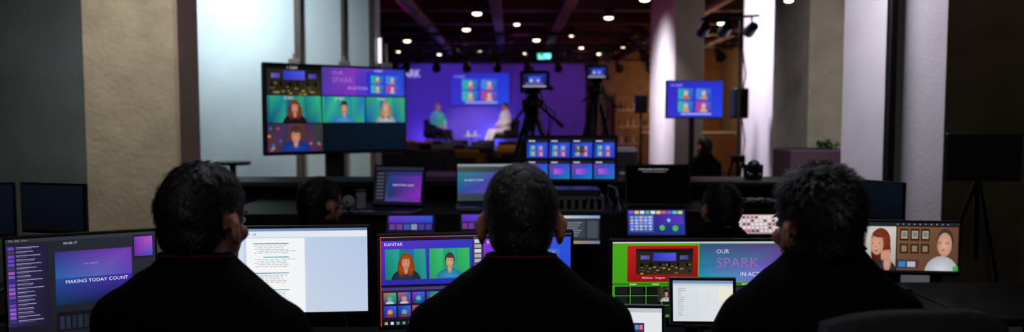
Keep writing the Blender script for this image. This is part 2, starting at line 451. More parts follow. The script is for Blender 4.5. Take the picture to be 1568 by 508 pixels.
def art_call(S):
    S.rect(0,0,1,1,'#101216',0)
    S.rect(0,0,1,.06,'#23262c',1)
    for i in range(10): S.ell(.5+i*.045,.03,.012,'#a0a4a8',2,None,None,8)
    cl=(.0,.08,.49,.96)
    S.rect(.0,.08,.49,.96,'#c4c0ba',1,'#d0cac4','#a8a098','#a8a49e')
    S.ell(.37,.60,.19,'#5a2418',2,.44,cl,rim=.6); S.ell(.365,.38,.19,'#8a3c24',3,.27,cl,rim=.5,cen=(.3,-.4))
    S.ell(.335,.44,.125,'#e0a48a',4,.215,cl,rim=.7,cen=(-.2,0)); S.ell(.355,.23,.14,'#7a3420',4.5,.075,cl,rim=.8)
    S.ell(.30,.42,.012,'#2a1612',5,None,cl,8); S.ell(.355,.42,.012,'#2a1612',5,None,cl,8); S.ell(.323,.48,.018,'#c88870',5,.045,cl,10); S.ell(.33,.57,.038,'#a04a40',5,.014,cl,10)
    S.ell(.39,1.0,.26,'#3a3438',5.2,.26,cl,rim=.6)
    for i in range(4): S.ell(.38+i*.018,.66-i*.006,.03,'#d89c84',6,.11,cl,12,rim=.75)
    S.ell(.42,.82,.075,'#d89c84',5.8,.16,cl,12,rim=.7)
    S.rect(.50,.08,.99,.96,'#7a5638',1,'#6a4a34','#5a4030','#6a4a34')
    for i in range(3):
        S.rect(.52+i*.085,.12,.59+i*.085,.36,'#2a1c14',2); S.rect(.53+i*.085,.16,.58+i*.085,.32,'#a89880',3); S.rect(.54+i*.085,.19,.57+i*.085,.28,'#6a7a88',3.5)
        S.rect(.52+i*.085,.42,.59+i*.085,.62,'#3a2418',2); S.rect(.535+i*.085,.46,.575+i*.085,.58,'#887860',3)
    S.rect(.50,.74,.68,.92,'#283a58',2,'#5a3038'); S.rect(.515,.78,.57,.89,'#3a80c0',3); S.rect(.585,.78,.65,.89,'#b0b8c0',3)
    c2=(.50,.08,.99,.96)
    S.ell(.86,1.0,.32,'#d4d8e0',3,.34,c2,rim=.6); S.ell(.885,.36,.16,'#50403a',3.2,.25,c2,rim=.6); S.ell(.88,.43,.14,'#e0ac90',4,.24,c2,rim=.65)
    for s in (-.03,.03): S.ell(.87+s,.40,.035,'#202020',5,.03,c2,12); S.ell(.87+s,.40,.026,'#c89478',5.4,.022,c2,12)
    S.ell(.87,.54,.035,'#8a4a40',5,.012,c2,10); S.rect(.95,.86,.99,.96,'#30b050',5)

def art_multi(S):
    S.rect(0,0,1,1,'#0a0c14',0)
    for j in range(2):
        for i in range(4):
            u=.02+i*.245; v=.06+j*.48
            S.rect(u,v,u+.225,v+.41,'#2030a8' if j==0 else '#7a2cb0',1,'#3850e0','#2440c8' if j==0 else '#1a80c0','#3040c0' if j==0 else '#1a5aa0')
            S.rect(u,v,u+.225,v+.07,'#20222c',2); S.rect(u+.02,v+.02,u+.09,v+.05,'#c0c0d0',3)
            if j==0: tiles4(S,u+.035,v+.13,u+.19,v+.37,3)
            else: S.rect(u+.05,v+.18,u+.17,v+.30,'#c058d8',3,'#5a48e0')
    S.rect(.545,.2,.66,.36,'#383430',3)

def art_grad(S):
    S.rect(0,0,1,1,'#14161e',0)
    S.rect(.02,.03,.98,.10,'#2a2c38',1)
    S.rect(.04,.14,.96,.92,'#183048',1,'#3c2c88','#7a2cb0','#1a4a78')
    S.rect(.30,.26,.96,.80,'#203c88',1.5,'#6a2ca8','#8a30b8','#1a3460')
    S.txt('MAKING TODAY COUNT',.38,.47,.045,'#e8e8f8',3,.8)
    S.rect(.04,.14,.24,.92,'#1e2028',2)
    for i in range(8): S.rect(.06,.18+i*.09,.20,.22+i*.09,'#4a4c60',3)

def art_aurora(S):
    S.rect(0,0,1,1,'#4a5458',0,'#30383e','#203040','#3c484c')
    S.rect(0,.22,1,.8,'#2a8088',1,'#5a3aa8','#8a2cc0','#2050a0')
    S.rect(0,0,1,.07,'#8a9094',1)
    S.txt('our spark in action',.12,.4,.06,'#e0e8f0',3,.8)

def art_term(S):
    S.rect(0,0,1,1,'#020203',0)
    S.txt('STARTING SESSION  ENTER SETUP  0:12',.20,.08,.036,'#c8ccd0',2,.85)
    S.txt('PRESS ANY KEY TO CONTINUE BOOT',.26,.15,.03,'#9aa0a4',2,.85)

def art_panel(S):
    S.rect(0,0,1,1,'#28307a',0,'#3040a0','#283890','#202868')
    random.seed(12)
    for i in range(10): S.rect(.03+i*.095,.04,.105+i*.095,.16,random.choice(['#5ad0e0','#e05a8a','#f0d050','#8a5ae0','#60c060','#e8e8f0']),1)
    S.rect(.03,.22,.45,.9,'#4a68d0',1,'#6a90e8','#3a50b0','#3a50b0')
    for j in range(5):
        for i in range(5): S.rect(.05+i*.08,.27+j*.12,.10+i*.08,.33+j*.12,random.choice(['#c8d8ff','#9ab0f0','#f0c860']),2)
    S.rect(.48,.22,.97,.58,'#3a2a90',1,'#5a3ac0'); S.ell(.60,.72,.11,'#50c050',2); S.ell(.83,.74,.12,'#48b848',2); S.ell(.72,.42,.07,'#78d0e8',2)

def art_keys(S):
    S.rect(0,0,1,1,'#d8b8c0',0,'#e0d0d0','#a8a0a8','#b09098')
    random.seed(4)
    for j in range(5):
        for i in range(14): S.rect(.02+i*.07,.08+j*.18,.065+i*.07,.19+j*.18,random.choice(['#f0e8e8','#3a3038','#e8e0e0','#c05060','#f0f0f0','#50404a']),1)

def art_win(S):
    S.rect(0,0,1,1,'#30343c',0,'#262a32','#22262c','#2c3038')
    S.rect(0,0,1,.1,'#c8ccd4',1,'#80a0d0'); S.rect(.05,.18,.6,.8,'#3c424c',1); S.rect(.65,.18,.95,.8,'#464c58',1)
    for i in range(6): S.rect(.09,.24+i*.09,.5-.05*(i%3),.27+i*.09,'#8a90a0',2)
    S.rect(.0,.9,1,1,'#b89850',1,'#7080a0')

def art_purple(S):
    S.rect(0,0,1,1,'#101430',0); S.rect(.03,.05,.97,.5,'#6a3ac8',1,'#3858e0','#2a40b0','#5a28a8')
    r=random.Random(3)
    for i in range(6): S.rect(.05+i*.155,.56,.18+i*.155,.92,r.choice(['#4a3aa0','#703c90','#3a58b0','#8890b8']),1)

def art_sheet(S):
    S.rect(0,0,1,1,'#dfe6ea',0,'#e8ecf0','#e4e8ec','#d8e0e6')
    S.rect(0,0,1,.07,'#7a9ab8',1); S.rect(0,.07,1,.13,'#c8d4dc',1)
    for j in range(14): S.rect(.03,.17+j*.055,.97,.173+j*.055,'#c4d0d8',1)
    for i in range(6): S.rect(.06+i*.17,.15,.063+i*.17,.95,'#c4d0d8',1)
    random.seed(2)
    for j in range(13): S.rect(.08,.185+j*.055,.08+random.uniform(.05,.13),.2+j*.055,'#9aa8b4',2)
    S.rect(.75,.14,.97,.5,'#f0ecd8',1)

def art_dash(S):
    S.rect(0,0,1,1,'#e6eaee',0); S.rect(0,0,1,.08,'#c0c8d0',1)
    S.rect(.32,.28,.58,.46,'#303848',1); S.rect(.36,.32,.44,.41,'#6a90e0',2); S.rect(.46,.32,.54,.41,'#e07090',2)
    for i in range(5): S.rect(.1+i*.16,.62,.22+i*.16,.85,random.choice(['#5a9ae0','#404858','#9060c0','#50b0a0']),1)

def art_stage(S):
    S.rect(0,0,1,1,'#3a2cc0',0,'#2838d8','#2a4ae8','#3a34d0')
    S.txt('our spark',.06,.07,.06,'#d0c8ff',2); tiles4(S,.20,.2,.80,.86,1)
    S.rect(.25,.9,.8,.93,'#c8d0ff',2)

def art_off(S):
    S.rect(0,0,1,1,'#0a0f18',0,'#0c121e','#070b12','#06080c')
def art_cam(S):
    S.rect(0,0,1,1,'#1c2050',0,'#2838a0','#141830','#101428')
    S.rect(.25,.2,.8,.6,'#4a68e8',1,'#3a50d8'); S.rect(.1,.65,.9,.8,'#705aa0',1)
    S.ell(.35,.5,.1,'#c8e0e0',2); S.ell(.65,.5,.1,'#c0b8f0',2); S.rect(.0,.86,1,.95,'#b0b8c0',1)

# ---------------------------------------------------------------- monitors / laptops
def monitor(name, xl,yl,xr,yr, zt,zb, art, foot=None, bez=0.008, stand=True, depth=0.022, tilt=0.0, baseR=0.11, post=0.018):
    cx,cy=(xl+xr)/2,(yl+yr)/2; w=math.hypot(xr-xl,yr-yl); h=zt-zb
    rz=math.degrees(math.atan2(yr-yl,xr-xl)); z0=foot if foot is not None else zb
    b=B(); o=zb-z0
    T=Matrix.Translation((0,0,o)) @ Matrix.Rotation(math.radians(tilt),4,'X')
    b.M=T
    b.box((0,depth/2,h/2),(w,depth,h),BLACK,0.004)
    b.box((0,depth+0.012,h/2),(w*0.55,0.03,h*0.6),BLACK,0.01)
    for k in range(6): b.box((0,depth+0.028,h*0.35+k*h*0.05),(w*0.35,0.003,h*0.015),KEYS)
    S=Scr(b,w-2*bez,h-2.6*bez,-w/2+bez,h-bez,-0.001); art(S)
    b.M=Matrix.Identity(4)
    if stand and foot is not None:
        b.box((0,depth+0.045,(o+h*0.45)/2),(post*2.2,post,o+h*0.45),DARKM,0.004)
        b.box((0,depth+0.02,0.006),(baseR*1.9,baseR*1.5,0.012),DARKM,0.005)
    return b.obj(name, TR(cx,cy,z0,rz))

def laptop(name, x,y,z, w, h, rz, art, tilt=15, base=SILV, depth=0.23):
    b=B()
    b.box((0,-depth/2,0.009),(w,depth,0.016),base,0.004)
    b.box((0,-depth*0.36,0.0175),(w*0.9,depth*0.5,0.001),KEYS)
    for j in range(5):
        for i in range(13):
            b.box((-w*0.42+i*w*0.07,-depth*0.16-j*depth*0.095,0.0195),(w*0.058,depth*0.075,0.003),KEYS)
    b.box((0,-depth*0.80,0.0178),(w*0.32,depth*0.25,0.001),DARKM)
    b.cyl((-w*0.4,0,0.014),(w*0.4,0,0.014),0.007,DARKM)
    b.M=Matrix.Translation((0,0.0,0.014)) @ Matrix.Rotation(math.radians(-tilt),4,'X')
    b.box((0,0.004,h/2),(w,0.008,h),base if base is BLACK else DARKM,0.003)
    S=Scr(b,w-0.016,h-0.026,-w/2+0.008,h-0.008,-0.001); art(S)
    return b.obj(name, TR(x,y,z,rz))

def tablet(name,x,y,z,w,h,rz,art,z_up):
    b=B()
    b.M=Matrix.Translation((0,0,z_up)) @ Matrix.Rotation(math.radians(-8),4,'X')
    b.box((0,0.004,h/2),(w,0.008,h),SILV,0.003); b.box((0,-0.0005,h/2),(w-0.006,0.002,h-0.006),BLACK)
    S=Scr(b,w-0.02,h-0.02,-w/2+0.01,h-0.01,-0.002); art(S)
    b.box((0,-0.006,-0.004),(w*0.6,0.03,0.012),DARKM,0.003)
    b.M=Matrix.Identity(4)
    b.cyl((0,0.05,0.01),(0,0.022,z_up+h*0.4),0.008,GREYM); b.cyl((0,0.03,0),(0,0.03,0.01),0.07,GREYM,seg=24)
    return b.obj(name,TR(x,y,z,rz))

# ---------------------------------------------------------------- room shell
def slab(name,x0,x1,y0,y1,z0,z1,m,bev=0.0):
    b=B(); b.box((0,0,(z1-z0)/2),(x1-x0,y1-y0,z1-z0),m,bev)
    return b.obj(name,TR((x0+x1)/2,(y0+y1)/2,z0))
CH=3.8
slab('floor',-7,7,-3,26,-0.1,0,FLOORM)
slab('ceiling',-7,7,-3,26,CH,CH+0.15,CEIL)
slab('wall_back',-7.2,7.2,26,26.2,0,CH,DARKW)
slab('wall_front',-7.2,7.2,-3.2,-3,0,CH,CONC_D)
slab('wall_left',-7.2,-7,-3,26,0,CH,DARKW)
slab('wall_right',7,7.2,-3,26,0,CH,CONC_B)
slab('wall_left_return',-7,-2.72,5.35,5.6,0,CH,CONC_D)
slab('wall_left_inner',-3.7,-1.42,8.0,8.35,0,CH,CONC_W)
slab('wall_right_return',3.05,7,6.0,6.25,0,CH,CONC_B)
slab('wood_panelling',2.9,7,25.9,26,0,CH,WOODW)
slab('trim_1',-2.235,-2.165,7.94,8.0,0,CH,TRIMD,0.004)
slab('trim_2',-1.76,-1.72,7.96,8.0,0,CH,TRIMD,0.004)
slab('trim_3',-1.47,-1.415,7.95,8.0,0,CH,TRIMD,0.004)
slab('baseboard_left',-3.7,-2.24,7.98,8.0,0,0.1,TRIMD)
slab('baseboard_right',3.05,7,5.98,6.0,0,0.1,TRIMD)

def column(name,x0,x1,y0,y1,m,edge=None):
    b=B(); b.box((0,0,CH/2),(x1-x0,y1-y0,CH),m,0.008)
    b.box((0,0,0.06),(x1-x0+0.02,y1-y0+0.02,0.12),TRIMD,0.004)
    if edge=='R':
        b.box(((x1-x0)/2+0.01,0,CH/2),(0.02,(y1-y0)*0.98,CH-0.002),TRIMB,0.003)
    return b.obj(name,TR((x0+x1)/2,(y0+y1)/2,0))
column('concrete_column',-2.78,-2.18,5.0,5.33,CONC,'R')
column('concrete_column',2.5,2.85,5.06,5.84,CONC_WH)
column('concrete_column',2.5,2.82,6.5,7.4,CONC)
column('concrete_column',2.9,3.3,8.57,9.7,CONC_WH)
column('concrete_column',2.72,3.2,12.9,15.2,CONC_WH)
b=B(); b.box((0,0,0.73),(0.055,0.06,1.46),BLACK,0.008); b.box((0.0,-0.031,0.73),(0.04,0.004,1.4),DARKM)
for k in (0.2,1.2): b.box((0.03,0.05,k),(0.03,0.08,0.04),DARKM,0.004)
b.obj('column_speaker_bar',TR(2.455,5.0,0.99))

# ---------------------------------------------------------------- ceiling structure
b=B()
for y in (11,13.2,15.4,17.6,19.8,22,24.2): b.box((0,y,CH-0.12),(13.8,0.16,0.24),REDL,0.01)
b.obj('ceiling_beams',TR(0,0,0))
for x,r,z in ((-1.8,0.12,3.42),(3.48,0.12,3.42),(5.1,0.12,3.42)):
    b=B(); b.cyl((0,9.9,0),(0,25.8,0),r,REDL,seg=20)
    for k in range(8): b.cyl((0,10+2*k,0),(0,10.05+2*k,0),r+0.012,REDL,seg=20)
    b.obj('ventilation_duct',TR(x,0,z))
for x in (-0.3,1.05):
    b=B(); b.box((0,17.5,0),(0.2,16,0.05),REDL,0.01)
    for s in (-1,1): b.box((s*0.1,17.5,0.03),(0.01,16,0.06),REDL)
    b.obj('cable_tray',TR(x,0,3.50))
def truss(name,x0,x1,y,z,m):
    b=B(); n=int((x1-x0)/0.35); s=0.13
    P=[(0,-s,s),(0,s,s),(0,0,-s)]
    for p in P: b.cyl((x0,p[1],p[2]),(x1,p[1],p[2]),0.024,m,seg=8)
    for i in range(n):
        xa=x0+(x1-x0)*i/n; xb=x0+(x1-x0)*(i+1)/n
        for q,r in ((0,1),(1,2),(2,0)): b.cyl((xa,P[q][1],P[q][2]),(xb,P[r][1],P[r][2]),0.011,m,seg=6)
    for x in (x0+0.6,(x0+x1)/2,x1-0.6): b.cyl((x,0,s),(x,0,CH-z-.002),0.012,m,seg=6)
    k=x0+0.4
    while k<x1:
        b.cyl((k,-0.02,-0.15),(k,-0.02,-0.28),0.015,BLACK,seg=6)
        b.cyl((k,0.1,-0.25),(k+0.02,-0.14,-0.38),0.09,BLACK,r1=0.12,seg=14)
        k+=0.8
    return b.obj(name,TR(0,y,z))
truss('lighting_truss',-4.0,5.5,16.5,3.10,DARKM)
truss('lighting_truss',-4.0,4.5,20.4,3.10,DARKM)

def downlight(x,y,z,pw=60,s=0.85):
    e=bpy.data.objects.new('pendant_downlight',None); e.location=(x,y,z); scene.collection.objects.link(e)
    b=B(); b.cyl((0,0,0.0),(0,0,0.2*s),0.12*s,BLACK,r1=0.085*s,seg=20); b.cyl((0,0,0.2*s),(0,0,CH-z),0.012*s,BLACK,seg=8)
    b.ell((0,0,-0.003),(0.1*s,0.1*s,0.042*s),LAMPE,None,18,8)
    b.obj('shade',None,e)
    if pw:
        L=bpy.data.lights.new('bulb','SPOT'); L.energy=pw; L.spot_size=math.radians(80); L.spot_blend=0.6; L.color=(1,0.9,0.78); L.shadow_soft_size=0.08
        lo=bpy.data.objects.new('bulb',L); lo.location=(0,0,-0.07); scene.collection.objects.link(lo); lo.parent=e
for x,y,z in ((-0.65,14.4,3.38),(-1.0,17,3.38),(1.39,18.1,3.38),(1.87,15.0,3.38),(4.3,15.9,3.38),(3.81,18.2,3.38),(2.17,12.7,3.38),(-0.9,21.3,3.3),(0.6,19,3.35),(-2.6,19.2,3.35)):
    downlight(x,y,z)
for x,y in ((-2.2,23.4),(0.4,23),(1.9,21.2),(2.6,23.2),(0.1,15.9),(3.0,20.9),(-3.3,22.4)): downlight(x,y,3.36,0,0.6)
downlight(2.12,5.95,2.345,0,0.34)

b=B(); b.box((0,0,0.1),(0.40,0.06,0.2),BLACK,0.01); b.box((0,-0.032,0.1),(0.36,0.004,0.16),EXITE)
b.box((-0.05,-0.036,0.1),(0.05,0.003,0.1),WHITEP); b.box((0.07,-0.036,0.1),(0.1,0.003,0.03),WHITEP)
for s in (-0.15,0.15): b.cyl((s,0,0.2),(s,0,CH-3.08),0.008,DARKM,seg=6)
b.obj('exit_sign',TR(0.90,21.6,3.05))
b=B(); b.box((0,0.03,0.13),(0.05,0.04,0.3),BLACK,0.006); b.cyl((0,0,0),(0,0,0.26),0.018,TUBEE,seg=12); b.obj('wall_tube_light',TR(-1.385,8.10,2.02))
b=B(); b.box((0,0,0.0),(0.05,0.25,0.09),BLACK,0.01); b.box((-0.03,0,0),(0.01,0.22,0.06),TUBEE,0.002); b.obj('wall_sconce',TR(6.95,16.2,2.12))

# ---------------------------------------------------------------- stage
b=B(); b.box((0,0,0.25),(7.2,3.6,0.5),STAGEM,0.01); b.box((0,-1.81,0.25),(7.2,0.02,0.46),DRAPE)
b.obj('stage_platform',TR(-0.6,22.9,0))
b=B(); b.box((0,0,1.31),(5.8,0.12,2.62),BACKD,0.01)
for s in (-1,1): b.box((s*2.6,0.25,0.6),(0.06,0.4,1.2),DARKM,0.004)
vs,fs=text_geo('SPARK'); b.add([(-2.98+x*0.26,-0.065,2.2+z*0.34) for x,z in vs],fs,SIGNE)
b.obj('stage_backdrop',TR(-0.62,24.0,0.5))
monitor('stage_video_screen',-1.91,23.86,-0.08,23.86,2.83,1.82,art_stage,None,0.01,False,0.04)

def armchair(name,x,y,z,rz,m,sc=1.0):
    b=B()
    b.box((0,0.02,0.39),(0.56,0.54,0.12),m,0.04); b.box((0,-0.27,0.62),(0.60,0.11,0.56),m,0.045,Matrix.Rotation(math.radians(8),3,'X'))
    for s in (-1,1):
        b.box((s*0.32,0,0.50),(0.07,0.54,0.22),m,0.03)
        for t in (-0.22,0.22): b.cyl((s*0.25,t,0.34),(s*0.29,t*1.15,0.002),0.018,WOODW,r1=0.012)
    return b.obj(name,TR(x,y,z,rz,sc))
def audience_mesh(m):
    b=B()
    b.box((0,0,0.44),(0.46,0.44,0.06),m,0.025); b.box((0,-0.225,0.70),(0.45,0.045,0.38),m,0.02,Matrix.Rotation(math.radians(8),3,'X'))
    for s in (-1,1):
        b.tube([(s*0.21,0.19,0),(s*0.21,0.18,0.41),(s*0.21,-0.2,0.41),(s*0.21,-0.26,0.86)],0.011,DARKM,6)
        b.cyl((s*0.21,-0.19,0.41),(s*0.22,-0.24,0),0.011,DARKM,seg=6)
    b.cyl((-0.21,0.18,0.2),(0.21,0.18,0.2),0.009,DARKM,seg=6)
    return b.mesh('audience_chair')
ca=audience_mesh(CHAIRG); cy=audience_mesh(YEL); cb_=audience_mesh(CHAIRF)
random.seed(21)
for r in range(8):
    for c in range(10):
        x=-2.8+c*0.68+(r%2)*0.14; y=11.2+r*1.2
        if 2.3<x or (x>1.4 and y<12.5): continue
        m=random.choice((cy,ca,ca,ca,cb_))
        o=bpy.data.objects.new('audience_chair',m); o.location=(x,y,0); o.rotation_euler=(0,0,math.radians(random.uniform(-8,8))); scene.collection.objects.link(o)

# ---------------------------------------------------------------- furniture
def desk(name,x0,x1,y0,y1,z,legs,m=DESKM):
    b=B(); w=x1-x0; d=y1-y0
    b.box((0,0,z-0.015),(w,d,0.03),m,0.005)
    for lx in legs:
        for ly in (-d/2+0.06,d/2-0.06): b.box((lx-(x0+x1)/2,ly,(z-0.03)/2),(0.05,0.05,z-0.03),DARKM,0.006)
        b.box((lx-(x0+x1)/2,0,z-0.055),(0.05,d-0.1,0.05),DARKM,0.004)
    return b.obj(name,TR((x0+x1)/2,(y0+y1)/2,0))
desk('control_desk',-1.95,1.25,1.80,2.58,0.74,(-1.88,-0.32,0.33,1.18))
desk('side_table',1.68,2.35,2.75,3.38,0.72,(1.74,2.28))
b=B(); b.box((0,0,0.705),(0.36,0.4,0.03),DESKM,0.004); b.box((0,0,0.35),(0.06,0.06,0.69),DARKM,0.005); b.box((0,0,0.02),(0.34,0.38,0.04),DARKM,0.01); b.obj('pedestal_table',TR(1.49,3.1,0))
desk('side_table',-2.5,-1.58,2.8,3.38,0.72,(-2.44,-1.65))
b=B(); 
b.box((0,0.27,0.65),(3.2,0.60,0.03),DESKM,0.005)
b.box((0,0.93,0.935),(3.2,0.74,0.03),DESKM,0.005)
b.box((0,0.575,0.79),(3.2,0.02,0.27),DESKM)
for x in (-1.55,-0.2,0.35,1.55):
    b.box((x,0.05,0.32),(0.05,0.05,0.64),DARKM,0.005); b.box((x,0.6,0.46),(0.05,0.05,0.92),DARKM,0.005); b.box((x,1.25,0.46),(0.05,0.05,0.92),DARKM,0.005)
b.obj('stepped_console_desk',TR(0.05,3.4,0))
b=B()
b.box((0,0,1.035),(4.35,0.42,0.035),DESKM,0.006)
n=300; vs=[]
for i in range(n+1):
    x=-2.15+4.30*i/n; y=-0.175-0.014*math.sin(i*0.55)-0.006*math.sin(i*1.3)
    vs+= [(x,y,1.02),(x,y-0.010*math.sin(i*0.55+1),0.0)]
b.add(vs,[[2*i,2*i+2,2*i+3,2*i+1] for i in range(n)],DRAPE,smooth=True)
for x in (-2.1,0,2.1): b.box((x,0.15,0.51),(0.06,0.06,1.02),DARKM)
b.obj('draped_counter',TR(0.1,4.98,0))
desk('folding_table',-2.1,-0.45,9.0,9.9,0.76,(-2.0,-0.55),TABM)
desk('folding_table',1.0,1.8,6.7,7.1,0.78,(1.05,1.75),DESKM)
b=B(); b.cyl((0,0,1.02),(0,0,1.05),0.16,BLACK,seg=28); b.cyl((0,0,0.02),(0,0,1.02),0.03,DARKM); b.cyl((0,0,0),(0,0,0.02),0.2,DARKM,seg=28)
b.obj('bar_table',TR(-2.55,7.0,0))
b=B(); b.box((0,0,0.6),(0.46,0.42,1.2),PLANTER,0.01); b.box((0,0,1.195),(0.40,0.36,0.02),FLOORM); b.obj('planter_box',TR(2.40,6.18,0))
b=B(); random.seed(8)
for k in range(60):
    a=random.uniform(0,6.28); t=random.uniform(0.3,1.2); L=random.uniform(0.06,0.11)
    x0,y0=random.uniform(-.10,.08),random.uniform(-.1,.1)
    d=Vector((math.cos(a)*math.sin(t),math.sin(a)*math.sin(t),math.cos(t))); sd=d.cross(Vector((0,0,1))).normalized()*0.014
    p=Vector((x0,y0,0)); q=p+d*L*0.5+Vector((0,0,.01)); e=p+d*L-Vector((0,0,.02))
    b.add([p,q+sd,e,q-sd],[[0,1,2,3]],LEAF)
b.obj('potted_plant',TR(2.52,6.14,1.205))
b=B(); b.box((0,0,0.52),(2.4,0.5,1.04),WOODW,0.01); b.box((0,0,1.06),(2.5,0.6,0.04),WHITEP,0.005)
for k in range(5): b.box((-1+k*0.5,-0.255,0.5),(0.46,0.01,0.9),WOODW,0.002)
b.obj('bar_counter',TR(4.6,20.2,0))
b=B(); b.box((0,0,1.1),(2.6,0.35,2.2),WOODW,0.01)
for k in range(3):
    b.box((0,-0.18,0.6+k*0.55),(2.4,0.03,0.03),WHITEP)
    for j in range(12): b.cyl((-1.1+j*0.2,-0.22,0.62+k*0.55),(-1.1+j*0.2,-0.22,0.85+k*0.55),0.03,random.choice([YEL,GREEN,WHITEP,REDL]),r1=0.015,seg=8)
b.obj('bottle_shelf',TR(4.7,25.6,0))

# ---------------------------------------------------------------- AV stands
def floor_stand_tv(name,xl,yl,xr,yr,zt,zb,art,post_w=0.1,clips=False):
    cx,cy=(xl+xr)/2,(yl+yr)/2; w=math.hypot(xr-xl,yr-yl); h=zt-zb; rz=math.degrees(math.atan2(yr-yl,xr-xl))
    b=B()
    b.box((0,0.025,zb+h/2),(w,0.05,h),BLACK,0.006); b.box((0,0.07,zb+h/2),(w*.6,0.05,h*.6),BLACK,0.01)
    S=Scr(b,w-0.024,h-0.03,-w/2+0.012,zt-0.012,-0.001); art(S)
    b.box((0,0.10,(zb+h*0.5)/2),(post_w,0.06,zb+h*0.5),BLACK,0.008)
    b.box((0,0.10,0.03),(w*0.62,0.5,0.04),BLACK,0.01)
    for s in (-1,1):
        for t in (-0.12,0.32): b.ell((s*w*0.29,t,0.02),0.02,BLACK,None,10,6)
    if clips:
        for u in (0.2,0.54,0.85):
            x=(u-.5)*w; b.box((x,0.0,zt+.012),(0.09,0.04,0.045),WHITEP,0.01); b.cyl((x,0.0,zt+.03),(x+0.005,0.02,zt+(.19 if u>.8 else .07)),0.012,WHITEP,seg=8)
    return b.obj(name,TR(cx,cy,0,rz))
floor_stand_tv('multiview_television',-1.837,5.7,-0.876,6.4,1.86,1.165,art_tv,0.15,True)
floor_stand_tv('presenter_television',1.80,9.0,2.48,9.05,1.885,1.44,art_stage,0.06)

def tripod(b,zh,R,m=DARKM,rot=0.3,r=0.017):
    for k in range(3):
        a=rot+k*2*math.pi/3; c,s=math.cos(a),math.sin(a)
        foot=Vector((R*c,R*s,0.012)); top=Vector((0.05*c,0.05*s,zh)); mid=top.lerp(foot,0.5)
        side=Vector((-s,c,0))*0.035
        b.cyl(top+side,mid+side,r,m,seg=8); b.cyl(top-side,mid-side,r,m,seg=8); b.cyl(top.lerp(foot,0.35),foot,r*1.1,m,seg=8)
        b.box(mid,(0.10,0.10,0.05),m,0.01); b.ell(foot+Vector((0,0,.01)),0.022,BLACK,None,8,6)
        b.cyl((0,0,zh*0.5),top.lerp(foot,0.6),0.008,m,seg=6)
    b.cyl((0,0,zh*0.48),(0,0,zh),0.018,m,seg=8); b.cyl((0,0,zh-0.02),(0,0,zh+0.05),0.075,m,seg=16)
def broadcast_camera(name,x,y,ztop,rz,R,rot=0.3):
    b=B(); zh=ztop-0.46; tripod(b,zh,R,BLACK,rot,0.022)
    b.ell((0,0,zh+0.07),(0.085,0.085,0.07),BLACK); b.box((0,0,zh+0.16),(0.14,0.18,0.10),BLACK,0.015); b.box((0,0,zh+0.22),(0.09,0.34,0.03),DARKM,0.004)
    for s in (-1,1): b.cyl((s*0.07,0,zh+0.15),(s*0.10,0,zh+0.15),0.04,BLACK,seg=14)
    b.cyl((0.06,-0.05,zh+0.13),(0.22,-0.52,zh-0.05),0.013,DARKM,seg=8); b.cyl((0.2,-0.47,zh-0.03),(0.23,-0.56,zh-0.065),0.019,BLACK,seg=8)
    b.cyl((-0.06,-0.05,zh+0.13),(-0.18,-0.40,zh+0.0),0.013,DARKM,seg=8)
    zc=zh+0.34
    b.box((0,0.05,zc),(0.16,0.38,0.19),BLACK,0.02); b.cyl((0,0.22,zc),(0,0.46,zc),0.055,BLACK,r1=0.065,seg=20); b.cyl((0,0.46,zc),(0,0.462,zc),0.058,LENS,seg=20)
    b.box((0,0.50,zc),(0.18,0.07,0.14),BLACK,0.01)
    b.box((0,0.05,zc+0.15),(0.03,0.22,0.025),BLACK,0.008); b.cyl((0,0.14,zc+0.08),(0,0.14,zc+0.15),0.012,BLACK); b.cyl((0,-0.04,zc+0.08),(0,-0.04,zc+0.15),0.012,BLACK)
    b.box((0,-0.19,zc),(0.12,0.09,0.14),DARKM,0.01)
    b.cyl((-0.10,0.1,zc+0.1),(-0.10,0.3,zc+0.12),0.012,BLACK); b.cyl((0.10,-0.1,zc-0.03),(0.17,-0.2,zc-0.05),0.025,BLACK)
    b.box((0,-0.25,zc+0.02),(0.26,0.03,0.17),BLACK,0.008)
    for s in (-1,1): b.box((s*0.135,-0.29,zc+0.02),(0.006,0.09,0.17),BLACK)
    b.box((0,-0.29,zc+0.108),(0.27,0.09,0.006),BLACK)
    S=Scr(b,0.22,0.13,-0.11,zc+0.085,-0.267); art_cam(S)
    b.tube([(0.05,-0.15,zc-0.05),(0.16,-0.2,zh),(0.12,-0.12,zh-0.3),(0.05,-0.02,zh-0.6),(0.15,0.05,0.2),(0.3,0.1,0.02)],0.010,BLACK)
    b.tube([(-0.05,-0.15,zc-0.05),(0.22,-0.1,zh+.05),(0.14,-0.12,zh-0.2),(0.07,-0.02,zh-0.5),(0.05,0.05,0.2),(0.2,0.1,0.02)],0.010,BLACK)
    return b.obj(name,TR(x,y,0,rz))
broadcast_camera('broadcast_camera_on_tripod',0.2,7.6,1.90,3,0.62,-0.35)
broadcast_camera('broadcast_camera_on_tripod',1.08,9.9,2.11,-5,0.5)

